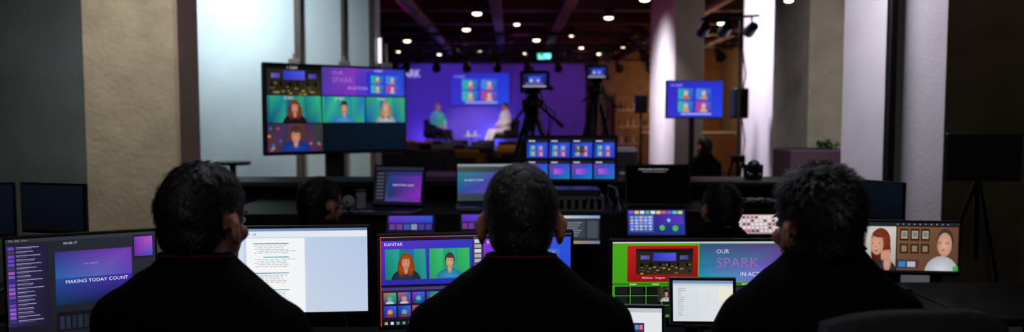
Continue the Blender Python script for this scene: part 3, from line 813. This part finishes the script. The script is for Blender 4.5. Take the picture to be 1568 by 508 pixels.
def speaker(name,x,y,zt,h,w,rz=180,R=0.42):
    b=B()
    b.box((0,0,zt-h/2),(w,w*0.9,h),BLACK,0.015); b.cyl((0,w*0.45,zt-h*0.66),(0,w*0.46,zt-h*0.66),w*0.36,KEYS,seg=20); b.cyl((0,w*0.45,zt-h*0.22),(0,w*0.46,zt-h*0.22),w*0.18,KEYS,seg=16)
    b.cyl((0,0,0.5),(0,0,zt-h),0.018,DARKM)
    for k in range(3):
        a=k*2.094+0.4; b.cyl((0,0,0.75),(R*math.cos(a),R*math.sin(a),0.012),0.012,DARKM,seg=8)
    b.cyl((0,0,0.1),(0,0,0.8),0.024,DARKM)
    return b.obj(name,TR(x,y,0,rz))
speaker('pa_speaker',2.54,8.62,1.78,0.34,0.17,190,0.2)
speaker('pa_speaker',2.01,12,1.81,0.29,0.19,180)
b=B(); tripod(b,1.0,0.30,DARKM,0.9,0.011); b.cyl((0,0,0.9),(0,0,2.5),0.016,GREYM); b.cyl((-0.42,0,2.48),(0.2,0,2.52),0.014,DARKM)
for s in (-0.38,-0.15,0.12):
    b.cyl((s,0,2.5),(s,0,2.42),0.01,DARKM); b.cyl((s,-0.07,2.40),(s,0.1,2.36),0.05,BLACK,r1=0.065,seg=14)
b.tube([(0.01,0,2.3),(0.06,-0.02,1.9),(0.02,0.02,1.6),(0.07,0,1.2),(0.03,0,0.8)],0.008,BLACK)
b.obj('lighting_stand',TR(2.40,8.15,0))
b=B(); b.box((0,0,1.22),(0.42,0.03,0.28),BLACK,0.006); b.box((0,0.025,1.22),(0.2,0.03,0.16),BLACK,0.01)
S=Scr(b,0.4,0.25,-0.2,1.35,-0.016); S.rect(0,0,1,1,'#040405',0)
for k in range(3):
    a=0.5+k*2.094; b.cyl((0,0.04,1.1),(0.34*math.cos(a),0.04+0.34*math.sin(a),0.012),0.011,DARKM,seg=8)
b.cyl((0,0.045,0.6),(0,0.045,1.25),0.016,DARKM)
b.obj('monitor_on_easel_stand',TR(2.76,4.5,0,-6))

# ---------------------------------------------------------------- front row displays
D1=0.74
monitor('desktop_monitor',-1.44,2.15,-1.083,2.33,1.113,0.80,art_ui,D1)
monitor('desktop_monitor',-1.075,2.37,-0.452,2.42,1.11,0.822,art_doc,D1)
monitor('desktop_monitor',-0.398,2.25,0.190,2.34,1.106,0.818,art_switch,D1)
monitor('desktop_monitor',0.296,2.30,0.836,2.31,1.084,0.832,art_green,D1)
monitor('desktop_monitor',1.36,3.22,1.87,3.17,1.02,0.79,art_call,0.72,baseR=0.07)
tablet('tablet_on_stand',0.513,2.03,D1,0.18,0.128,-2,art_sheet,0.155)
tablet('tablet_on_stand',0.325,1.90,D1,0.125,0.15,-3,art_dash,0.09)
monitor('desktop_monitor',-2.06,3.2,-1.745,3.12,1.18,0.97,art_off,0.72)
monitor('desktop_monitor',-2.40,3.1,-2.08,3.2,1.18,0.95,art_off,0.72)
monitor('desktop_monitor',1.84,4.15,2.0,3.9,1.12,0.91,art_off,0.895,stand=False)
b=B(); b.box((0,0,0.88),(0.34,0.5,0.03),DESKM,0.004)
for s in (-1,1):
    for t in (-1,1): b.box((s*0.14,t*0.2,0.43),(0.04,0.04,0.87),DARKM)
b.obj('equipment_stand',TR(1.98,4.0,0))
# ---------------------------------------------------------------- second row displays
monitor('desktop_monitor',0.070,4.56,0.628,4.56,1.345,1.06,art_multi,0.95)
laptop('laptop',-0.62,4.12,0.95,0.30,0.235,-14,art_grad,12,SILV)
laptop('laptop',-0.15,4.32,0.95,0.33,0.235,4,art_aurora,12,SILV)
laptop('laptop',0.80,4.18,0.95,0.36,0.235,-2,art_term,12,BLACK)
F=0.665
monitor('desktop_monitor',0.235,3.62,0.425,3.62,0.995,0.84,art_win,F,baseR=0.06)
monitor('desktop_monitor',0.555,3.70,0.85,3.70,1.012,0.87,art_panel,F,tilt=-14,baseR=0.07)
monitor('desktop_monitor',1.05,3.70,1.36,3.70,0.99,0.875,art_keys,F,tilt=-20,baseR=0.07)
monitor('desktop_monitor',-0.62,3.72,-0.375,3.72,0.985,0.885,art_purple,F,tilt=-20,baseR=0.06)
monitor('desktop_monitor',-0.26,3.72,-0.05,3.72,0.99,0.89,art_purple,F,tilt=-12,baseR=0.06)
b=B(); b.box((0,0,0.045),(0.30,0.28,0.09),SILV,0.006); b.box((0,-0.02,0.105),(0.26,0.22,0.03),GREYM,0.004)
for k in range(7): b.box((-0.12+0.04*k,-0.142,0.045),(0.02,0.004,0.05),DARKM)
for k in range(3): b.cyl((0.05+0.03*k,-0.14,0.07),(0.05+0.03*k,-0.155,0.07),0.008,BLACK,seg=10)
b.obj('rack_switcher',TR(0.34,4.16,0.95))
b=B(); b.cyl((0,0,0),(0,0,0.015),0.035,GREYM,seg=20); b.cyl((0,0,0.015),(0,0,0.04),0.01,GREYM); b.ell((0,0,0.065),0.034,WHITEP); b.box((0,-0.03,0.065),(0.012,0.01,0.012),BLACK,0.002); b.obj('ball_webcam',TR(-0.85,3.97,0.95))
b=B(); b.cyl((0,0,0),(0,0,0.09),0.028,WHITEP,seg=16); b.cyl((0,0,0.09),(0,0,0.1),0.03,BLACK,seg=16); b.obj('paper_cup',TR(-0.84,4.25,0.95))
b=B(); b.box((0,0,0.02),(0.1,0.09,0.04),BLACK,0.01); b.ell((0,-0.005,0.075),(0.045,0.045,0.05),BLACK); b.cyl((0,-0.04,0.08),(0,-0.06,0.08),0.02,LENS,seg=14)
for s in (-1,1): b.box((s*0.05,0,0.06),(0.012,0.05,0.07),BLACK,0.004)
b.obj('ptz_camera',TR(1.56,4.95,1.054))
b=B(); b.box((0,0,0.03),(0.3,0.24,0.06),BLACK,0.008)
for j in range(4):
    for i in range(6): b.box((-0.11+i*0.044,-0.08+j*0.04,0.063),(0.03,0.028,0.008),random.choice([WHITEP,KEYS,GREYM,RED]),0.002)
b.obj('vision_mixer',TR(1.27,4.1,0.95))
b=B(); random.seed(31)
b.tube([(0.56,4.3,0.96),(0.53,4.25,1.02),(0.53,4.2,1.08),(0.56,4.1,1.07),(0.57,4.02,0.96)],0.006,WHITEP)
b.tube([(0.60,4.2,0.96),(0.55,4.1,1.0),(0.53,4.05,1.04),(0.58,4.0,1.02),(0.60,3.98,0.96)],0.005,GREYM)
b.tube([(0.52,4.35,0.96),(0.55,4.3,1.05),(0.57,4.22,1.10),(0.56,4.12,1.02),(0.54,4.05,0.96)],0.006,BLACK)
b.obj('cable_bundle',TR(0,0,0))
b=B()
for k in range(9):
    x=random.uniform(-.05,.05); p=[(x+random.uniform(-.02,.02),0.08-0.02*i,0.006+0.10*math.sin(i*0.45+k*.2)**2) for i in range(8)]
    b.tube(p,0.005,GREYM if k%3==0 else BLACK,6)
b.obj('cable_bundle',TR(0.243,2.47,0.74))
b=B(); b.box((0,0,0.04),(0.09,0.12,0.08),BLACK,0.01)
for k in range(4): b.cyl((-0.03+0.02*k,-0.061,0.05),(-0.03+0.02*k,-0.065,0.05),0.006,GREYM,seg=8)
b.obj('audio_interface',TR(0.245,2.25,0.74))

# ---------------------------------------------------------------- office chair
def office_chair(name,x,y,rz,sc=1.0,tall=0.92):
    b=B()
    b.box((0,0.02,0.41),(0.48,0.46,0.08),CHAIRF,0.035)
    zb=0.56; h=tall-zb; n=9; m=9; vs=[]; fs=[]
    for side in (0,1):
        for j in range(m):
            t=j/(m-1); z=zb+h*t; wz=0.21*(1-0.25*t**3)
            for i in range(n):
                u=-1+2*i/(n-1); edge=(abs(u)**3)*0.03*t
                vs.append((u*wz,-0.235-0.03*math.sin(t*2.6)+0.05*u*u-(0.04 if side else 0.0),z-edge))
    for j in range(m-1):
        for i in range(n-1):
            a=j*n+i; fs.append([a,a+1,a+n+1,a+n]); o=m*n; fs.append([o+a,o+a+n,o+a+n+1,o+a+1])
    o=m*n
    for i in range(n-1):
        fs.append([i,o+i,o+i+1,i+1]); a=(m-1)*n+i; fs.append([a,a+1,o+a+1,o+a])
    for j in range(m-1):
        a=j*n; fs.append([a,a+n,o+a+n,o+a]); a=j*n+n-1; fs.append([a,o+a,o+a+n,a+n])
    b.add(vs,fs,CHAIRF,smooth=True)
    b.tube([(0,-0.05,0.36),(0,-0.27,0.37),(0,-0.325,0.5),(0,-0.325,0.72)],0.02,DARKM)
    b.cyl((0,0,0.10),(0,0,0.37),0.028,GREYM)
    for k in range(5):
        a=k*2*math.pi/5+0.3; c,s=math.cos(a),math.sin(a)
        b.cyl((0,0,0.115),(0.28*c,0.28*s,0.075),0.024,DARKM,r1=0.016,seg=8); b.ell((0.28*c,0.28*s,0.032),(0.022,0.022,0.031),BLACK,None,10,8)
    return b.obj(name,TR(x,y,0,rz,sc))

# ---------------------------------------------------------------- people
def build_hand():
    b=B()
    b.cap((0,-0.03,0),0.024,(0,0.02,0),0.022,SKIN)
    K=[(-0.034,0.080,0.050,0.0080,-8),(-0.012,0.088,0.066,0.0088,-2),(0.012,0.090,0.074,0.0090,3),(0.036,0.086,0.064,0.0088,9)]
    for (x,y,L,r,a) in K:
        b.cap((x*0.5,0.01,0.0),0.015,(x,y,0.002),0.0125,SKIN)
        p=Vector((x,y,0.002)); ang=math.radians(a)
        for seg,(fr,pit) in enumerate(((0.45,-14),(0.31,-38),(0.24,-58))):
            q=math.radians(pit); d=Vector((math.sin(ang)*math.cos(q),math.cos(ang)*math.cos(q),math.sin(q)))
            e=p+d*L*fr; b.cap(p,r*(1-0.06*seg),e,r*(0.94-0.06*seg),SKIN); p=e
    b.cap((0.015,0.015,-0.004),0.015,(0.045,0.045,-0.010),0.0115,SKIN); b.cap((0.045,0.045,-0.010),0.011,(0.060,0.072,-0.016),0.0095,SKIN); b.cap((0.060,0.072,-0.016),0.0095,(0.066,0.094,-0.022),0.008,SKIN)
    me=remesh(b,0.0032,2,'hand'); me.materials.append(SKIN)
    return me
HAND=build_hand()

def zline(y):
    P=[(-0.2,-0.060),(-0.05,-0.056),(-0.025,-0.028),(-0.005,0.012),(0.012,-0.012),(0.03,-0.005),(0.04,0.045),(0.06,0.062),(0.2,0.078)]
    for (a,za),(c,zc) in zip(P,P[1:]):
        if a<=y<=c: return za+(zc-za)*(y-a)/(c-a)
    return 0.0
def build_head(vox,hair,thick=0.006,skin=SKIN,style='short',seed=1,strands=0,wide=1.0,slen=1.0,topx=0.3,rough=1.0,lift=0.3):
    b=B()
    b.ell((0,-0.012,0.035),(0.075*wide,0.096,0.088),SKIN,None,24,16)
    b.ell((0,-0.035,-0.005),(0.064*wide,0.066,0.066),SKIN,None,20,12)
    b.ell((0,0.03,0.03),(0.066*wide,0.060,0.062),SKIN); b.ell((0,0.030,-0.028),(0.060*wide,0.060,0.074),SKIN)
    b.ell((0,0.025,-0.068),(0.056*wide,0.056,0.036),SKIN); b.ell((0,0.076,-0.092),(0.022,0.018,0.017),SKIN)
    for s in (-1,1):
        b.ell((s*0.038,0.062,-0.022),(0.022,0.024,0.020),SKIN)
        R=Matrix.Rotation(s*0.42,3,'Z')
        b.ell((s*0.079*wide,-0.006,-0.004),(0.0075,0.020,0.032),SKIN,R)
        b.cap((s*0.080*wide,-0.018,0.022),0.0052,(s*0.091*wide,-0.022,0.008),0.005,SKIN); b.cap((s*0.091*wide,-0.022,0.008),0.005,(s*0.088*wide,-0.016,-0.014),0.005,SKIN); b.cap((s*0.088*wide,-0.016,-0.014),0.005,(s*0.080*wide,-0.004,-0.034),0.0065,SKIN)
        b.ell((s*0.011,0.099,-0.036),(0.009,0.010,0.008),SKIN,None,10,8)
    b.cap((0,0.088,0.010),0.008,(0,0.110,-0.031),0.0115,SKIN); b.cap((-0.034,0.080,0.022),0.010,(0.034,0.080,0.022),0.010,SKIN)
    b.ell((0,0.086,-0.058),(0.024,0.011,0.007),SKIN); b.ell((0,0.085,-0.069),(0.020,0.011,0.007),SKIN)
    b.cap((0,-0.018,-0.04),0.054,(0,-0.035,-0.19),0.060,SKIN)
    me=remesh(b,vox,3,'head')
    me.materials.append(skin); me.materials.append(hair); me.materials.append(LIP)
    def inhair(p):
        if abs(p.x)>0.067*wide and p.z<0.034 and p.y>-0.040 and p.y<0.022: return 0.0
        d=p.z-zline(p.y)
        return max(0.0,min(1.0,d/0.018))
    off=Vector((seed*3.1,seed*1.7,0)); V=[v.co.copy() for v in me.vertices]; N=[v.normal.copy() for v in me.vertices]; W=[inhair(p) for p in V]
    for i,v in enumerate(me.vertices):
        if W[i]>0:
            k=0.95+rough*(0.45*noise.noise(V[i]*18+off)+0.15*noise.noise(V[i]*60+off))
            top=1.0+topx*max(0,(V[i].z-0.04)/0.08)
            v.co=V[i]+N[i]*thick*W[i]*k*top
    for p in me.polygons:
        c=sum((V[i] for i in p.vertices),Vector())/len(p.vertices); w=min(W[i] for i in p.vertices)
        p.use_smooth=True
        if w>0.12: p.material_index=1
        elif abs(c.x)<0.023 and c.y>0.088 and -0.076<c.z<-0.052: p.material_index=2
    st=None
    if strands:
        # combed locks: groups of fine strands converging on shared tips
        sb=B(); cand=[i for i in range(len(V)) if W[i]>0.25]; rnd=random.Random(seed)
        co=[v.co.copy() for v in me.vertices]
        kd=KDTree(len(cand))
        for i in cand: kd.insert(co[i],i)
        kd.balance()
        lock=LOCKG if hair is HAIRG else LOCKB
        for _ in range(strands//14):
            i=rnd.choice(cand); p=co[i]; n=N[i]
            t=max(0,min(1,(p.z-0.05)/0.05))
            crown=Vector((0.01*math.sin(seed*2.0),-0.035,0.11)); away=(p-crown); away.z-=0.03
            comb=(Vector((0,-0.1,-1)).lerp(away.normalized(),t)+noise.noise_vector(V[i]*10+off)*0.8)
            comb=comb-n*comb.dot(n)
            if comb.length<1e-4: continue
            comb.normalize(); lf=lift*(0.35+0.65*t)*rnd.uniform(0.4,1.4)
            d=(comb+n*lf).normalized(); L=rnd.uniform(0.012,0.020)*slen*(0.55+0.45*min(1,max(0,(p.z+0.06)/0.08)))
            tip=p+d*L
            near=kd.find_n(p,26)
            for q in range(14):
                c0,j,ds=rnd.choice(near)
                own=co[j]+d*L
                e=own.lerp(tip,rnd.uniform(0.45,0.9)); a=co[j]-N[j]*0.001
                sd=d.cross(N[j])
                if sd.length<1e-4: continue
                sd=sd.normalized()*rnd.uniform(0.0004,0.0008); m=a.lerp(e,0.55)+N[j]*(0.0012+0.002*lf)
                sb.add([a-sd,a+sd,m+sd*0.8,m-sd*0.8,e],[[0,1,2,3],[3,2,4]],lock if rnd.random()<0.35 else hair)
        st=sb
    eb=B()
    for s in (-1,1):
        eb.ell((s*0.031,0.0805,0.003),(0.0125,0.0115,0.0085),EYEW,None,14,10); eb.ell((s*0.031,0.0895,0.003),(0.0055,0.003,0.0055),EYED,None,10,8)
        eb.tube([(s*0.016,0.0925,0.019),(s*0.03,0.0925,0.024),(s*0.046,0.082,0.019)],0.0026,hair)
    if style=='long':
        eb.ell((0,-0.035,-0.01),(0.092,0.082,0.14),hair); eb.ell((0,-0.03,0.05),(0.086,0.095,0.082),hair)
    return me,st,eb

def person(name,x,y,z,rz,sc=1.0,shirt=SHIRT,pants=PANTS,hair=HAIRB,pose='desk',hyaw=0,hpitch=0,hroll=0,thick=0.006,vox=0.013,hvox=0.0045,strands=0,style='short',seed=1,lanyard=True,wide=1.0,broad=1.0,skin=SKIN,shl=0.0,headx=0.0,headz=0.0,slen=1.0,topx=0.3,rough=1.0,up=0.0,lift=0.3):
    e=bpy.data.objects.new(name,None); e.matrix_world=TR(x,y,z,rz,sc); scene.collection.objects.link(e)
    b=B(); q=broad
    b.loft([(0,-.02,.455,.13,.10),(0,-.02,.50,.172,.125),(0,-.015,.60,.165,.12),(0,-.005,.72,.155,.11),(0,0,.84,.165,.115),
            (0,.005,.95+up*.5,.178*q,.12),(0,0,1.03+up,.178*q,.112),(0,-.005,1.08+up,.162*q,.098),(0,-.01,1.115+up,.130*q,.084),(0,-.015,1.145+up,.095*q,.072),(0,-.018,1.172+up,.068,.064),(0,-.018,1.182+up,.060,.058)],SHIRT)
    if pose=='desk': J=dict(el=(.235*q,.10,.80),wr=(.17,.34,.785),kn=(.13,.44,.53),an=(.13,.42,.10),to=(.14,.56,.05))
    else: J=dict(el=(.25*q,.02,.80),wr=(.10,.24,.70),kn=(.11,.44,.55),an=(.10,.66,.14),to=(.11,.80,.10))
    for s in (-1,1):
        f=lambda p:(s*p[0],p[1],p[2])
        dz=s*shl+up
        sh=(s*.158*q,-.005,1.025+dz)
        b.cap((s*.05,-.012,1.13+up),.045,sh,.060,SHIRT); b.cap(sh,.064,f(J['el']),.047,SHIRT)
        w=Vector(f(J['wr'])); el=Vector(f(J['el'])); b.cap(el,.046,el.lerp(w,.93),.031,SHIRT)
        b.cap((s*.09,.0,.535),.088,f(J['kn']),.062,SHIRT); b.cap(f(J['kn']),.060,f(J['an']),.042,SHIRT)
        an=Vector(f(J['an'])); to=Vector(f(J['to'])); b.cap(an+Vector((0,-.02,-.05)),.038,to+Vector((0,0,-.012)),.032,SHIRT); b.cap(an,.04,an+Vector((0,0,-.05)),.042,SHIRT)
    me=remesh(b,vox,5,name+'_clothes'); me.materials.append(shirt); me.materials.append(pants); me.materials.append(SHOE)
    for p in me.polygons:
        p.use_smooth=True; c=p.center
        if c.z<0.105 or (pose!='desk' and c.y>.62 and c.z<.2): p.material_index=2
        elif c.z<0.645: p.material_index=1
    if vox<0.02:
        for v in me.vertices:
            n=noise.noise(Vector((v.co.x*9,v.co.y*9,v.co.z*5)))+0.5*noise.noise(Vector((v.co.x*22+v.co.z*14,v.co.y*20,v.co.z*9)))
            v.co+=v.normal*n*0.006
    o=bpy.data.objects.new('clothes',me); scene.collection.objects.link(o); o.parent=e
    HM=Matrix.Translation((headx,0.0,1.226+headz)) @ Matrix.Rotation(math.radians(hyaw),4,'Z') @ Matrix.Rotation(math.radians(hpitch),4,'X') @ Matrix.Rotation(math.radians(hroll),4,'Y')
    hm,st,eb=build_head(hvox,hair,thick,skin,style,seed,strands,wide,slen,topx,rough,lift)
    o=bpy.data.objects.new('head',hm); scene.collection.objects.link(o); o.parent=e; o.matrix_local=HM
    o=eb.obj('face_details'); o.parent=e; o.matrix_local=HM
    if st: o=st.obj('hair_strands'); o.parent=e; o.matrix_local=HM
    cb=B(); ring=[(.064*math.cos(a)*1.03,-.018+.062*math.sin(a),1.172+up+.008*(-math.sin(a))) for a in [2*math.pi*i/28 for i in range(28)]]
    cb.tube(ring,0.0075,shirt,8,True)
    if lanyard:
        ring=[(.072*math.cos(a),-.018+.070*math.sin(a),1.170+up-.012*math.sin(a)) for a in [2*math.pi*i/28 for i in range(28)]]
        cb.tube(ring,0.003,RED,6,True)
    o=cb.obj('collar'); o.parent=e
    for s in (-1,1):
        w=Vector((s*J['wr'][0],J['wr'][1],J['wr'][2])); el=Vector((s*J['el'][0],J['el'][1],J['el'][2])); d=(w-el)
        yaw=math.atan2(-d.x,d.y); pit=math.atan2(d.z,math.hypot(d.x,d.y))
        o=bpy.data.objects.new('hand',HAND); scene.collection.objects.link(o); o.parent=e
        o.matrix_local=Matrix.Translation(w) @ Matrix.Rotation(yaw,4,'Z') @ Matrix.Rotation(pit*0.6,4,'X') @ Matrix.Diagonal((-s,1,1,1))
    return e

person('seated_operator',-0.640,1.56,0,-4,hair=HAIRB,hyaw=-9,hpitch=-2,thick=0.006,hvox=0.0042,strands=8400,seed=2,broad=1.04,shl=-0.012,headx=0.010,headz=0.006,wide=0.97,slen=1.0,lift=0.35)
person('seated_operator',0.018,1.55,0,0,hair=HAIRG,hyaw=0,thick=0.0035,hvox=0.0042,strands=7000,seed=5,broad=1.06,wide=0.98,slen=0.75,topx=0.2,rough=0.7,headz=0.006,lift=0.25)
person('seated_operator',0.632,1.55,0.0,6,hair=HAIRB,hyaw=5,thick=0.0065,hvox=0.0042,strands=9800,seed=9,broad=0.98,wide=0.91,slen=1.45,topx=0.9,headx=-0.014,headz=-0.004,rough=1.6,up=0.016,lift=0.6)
person('seated_operator',-0.74,2.96,0,-8,0.90,hair=HAIRB,hyaw=-25,hpitch=-4,thick=0.008,vox=0.018,hvox=0.006,strands=3500,seed=12,slen=1.3,lift=0.4)
person('seated_operator',0.815,2.98,0,6,0.885,hair=HAIRB,hyaw=0,hpitch=-4,thick=0.007,vox=0.018,hvox=0.006,strands=3500,seed=15,wide=1.02,slen=1.2,lift=0.4)
person('seated_technician',1.98,7.9,0,20,0.93,hair=HAIRB,hyaw=0,vox=0.02,hvox=0.008,seed=17,lanyard=False)
office_chair('office_chair',-0.640,1.56,-4)
office_chair('office_chair',0.018,1.55,0)
office_chair('office_chair',0.665,1.52,6,1.0,1.13)
office_chair('office_chair',-0.74,2.96,-8,0.90)
office_chair('office_chair',0.815,2.98,6,0.885)
office_chair('office_chair',1.98,7.9,20,0.93)
person('woman_on_stage',-2.15,22.3,0.5,-140,1.0,shirt=GREEN,pants=PANTS,hair=HAIRL,pose='lounge',style='long',thick=0.02,vox=0.02,hvox=0.008,lanyard=False,seed=3)
person('man_on_stage',-0.2,22.3,0.5,125,1.02,shirt=WHITEC,pants=WHITEC,hair=HAIRG,pose='lounge',vox=0.02,hvox=0.008,lanyard=False,seed=4)
armchair('armchair',-2.15,22.3,0.5,-140,CHAIRF)
armchair('armchair',-0.2,22.3,0.5,125,CHAIRF)
b=B(); b.cyl((0,0,0.42),(0,0,0.45),0.26,WHITEP,seg=24); b.cyl((0,0,0),(0,0,0.42),0.02,DARKM); b.cyl((0,0,0),(0,0,0.015),0.16,DARKM,seg=20)
for s in (-0.1,0.1): b.cyl((s,0,0.45),(s,0,0.57),0.03,WHITEP,seg=12)
b.obj('coffee_table',TR(-1.15,21.9,0.5))

# ---------------------------------------------------------------- lights
def area(name,loc,target,size,energy,color,spread=120):
    L=bpy.data.lights.new(name,'AREA'); L.energy=energy; L.color=color; L.shape='RECTANGLE'; L.size=size[0]; L.size_y=size[1]; L.spread=math.radians(spread)
    o=bpy.data.objects.new(name,L); o.location=loc; o.rotation_euler=(Vector(target)-Vector(loc)).to_track_quat('-Z','Y').to_euler(); scene.collection.objects.link(o); return o
def spot(name,loc,target,energy,color,ang=50,blend=0.7,r=0.1):
    L=bpy.data.lights.new(name,'SPOT'); L.energy=energy; L.color=color; L.spot_size=math.radians(ang); L.spot_blend=blend; L.shadow_soft_size=r
    o=bpy.data.objects.new(name,L); o.location=loc; o.rotation_euler=(Vector(target)-Vector(loc)).to_track_quat('-Z','Y').to_euler(); scene.collection.objects.link(o); return o
def point(name,loc,energy,color,r=0.15):
    L=bpy.data.lights.new(name,'POINT'); L.energy=energy; L.color=color; L.shadow_soft_size=r
    o=bpy.data.objects.new(name,L); o.location=loc; scene.collection.objects.link(o); return o
area('wall_wash_light',(-2.9,6.7,3.5),(-2.85,8.0,2.2),(0.5,0.2),24,(0.82,0.95,1.0),95)
area('column_wash_light',(-2.0,3.2,3.6),(-2.45,5.0,1.9),(0.6,0.3),11,(1.0,0.93,0.8),64)
area('column_wash_light',(1.5,4.3,3.7),(2.55,5.3,2.0),(0.5,0.5),24,(0.98,0.95,1.0),80)
area('column_wash_light',(1.2,8.9,3.6),(2.9,9.1,1.9),(0.6,0.6),42,(0.97,0.9,1.0),90)
area('column_wash_light',(1.2,13.6,3.5),(2.72,14.0,1.4),(0.6,0.6),36,(1.0,0.93,0.97),80)
spot('right_wall_light',(4.2,3.6,3.6),(4.0,6.0,2.2),18,(1.0,0.85,0.65),80)
area('added_fill_light',(0.0,-0.6,3.6),(0.0,1.8,1.2),(2.4,0.6),6,(0.95,0.92,0.95),100)  # added soft overhead fill to lift the dark foreground figures
area('added_rim_light',(0.0,3.4,3.7),(0.0,1.5,1.2),(2.6,0.3),5,(0.8,0.85,1.0),70)  # added rim lamp, stands in for monitor glow on heads and shoulders
spot('stage_wash',(-2.5,20.5,3.0),(-2.2,24,1.4),300,(0.28,0.22,1.0),80)
spot('stage_wash',(1.2,20.5,3.0),(0.8,24,1.6),130,(0.46,0.2,1.0),80)
point('stage_uplight',(-0.6,23.4,0.8),36,(0.12,0.3,1.0))
point('stage_uplight',(-2.7,23.4,0.8),22,(0.35,0.2,1.0))
spot('stage_key',(-1.2,17.0,3.3),(-1.1,22.3,1.2),1000,(1.0,0.9,0.82),24)
for x,y,c,e in ((-2.5,15,(0.8,0.08,0.4),13),(0.2,17.5,(0.6,0.08,0.6),12),(3.6,16,(0.9,0.08,0.2),18),(-1.2,22,(0.5,0.1,1.0),18),(2.0,21.5,(0.85,0.08,0.25),15),(0.8,13.5,(0.8,0.08,0.25),10)):
    point('ceiling_colour_light',(x,y,2.75),e,c,0.2)
point('bar_lamp',(4.6,18.4,2.3),80,(1.0,0.6,0.28))
point('bar_lamp',(5.2,23.5,2.2),100,(1.0,0.55,0.25))
point('bar_lamp',(5.2,12.0,2.6),35,(1.0,0.8,0.6))

w=bpy.data.worlds.new('World'); scene.world=w; w.use_nodes=True
w.node_tree.nodes['Background'].inputs[0].default_value=(0.012,0.013,0.018,1); w.node_tree.nodes['Background'].inputs[1].default_value=1.0

# ---------------------------------------------------------------- camera
cd=bpy.data.cameras.new('camera'); cam=bpy.data.objects.new('camera',cd); scene.collection.objects.link(cam)
cam.location=(0,0,1.45); cam.rotation_euler=(math.radians(90-3.6),0,0)
cd.sensor_width=36; cd.sensor_fit='HORIZONTAL'; cd.lens=27.0; cd.clip_start=0.05; cd.clip_end=100
cd.dof.use_dof=True; cd.dof.focus_distance=2.2; cd.dof.aperture_fstop=2.2
scene.camera=cam
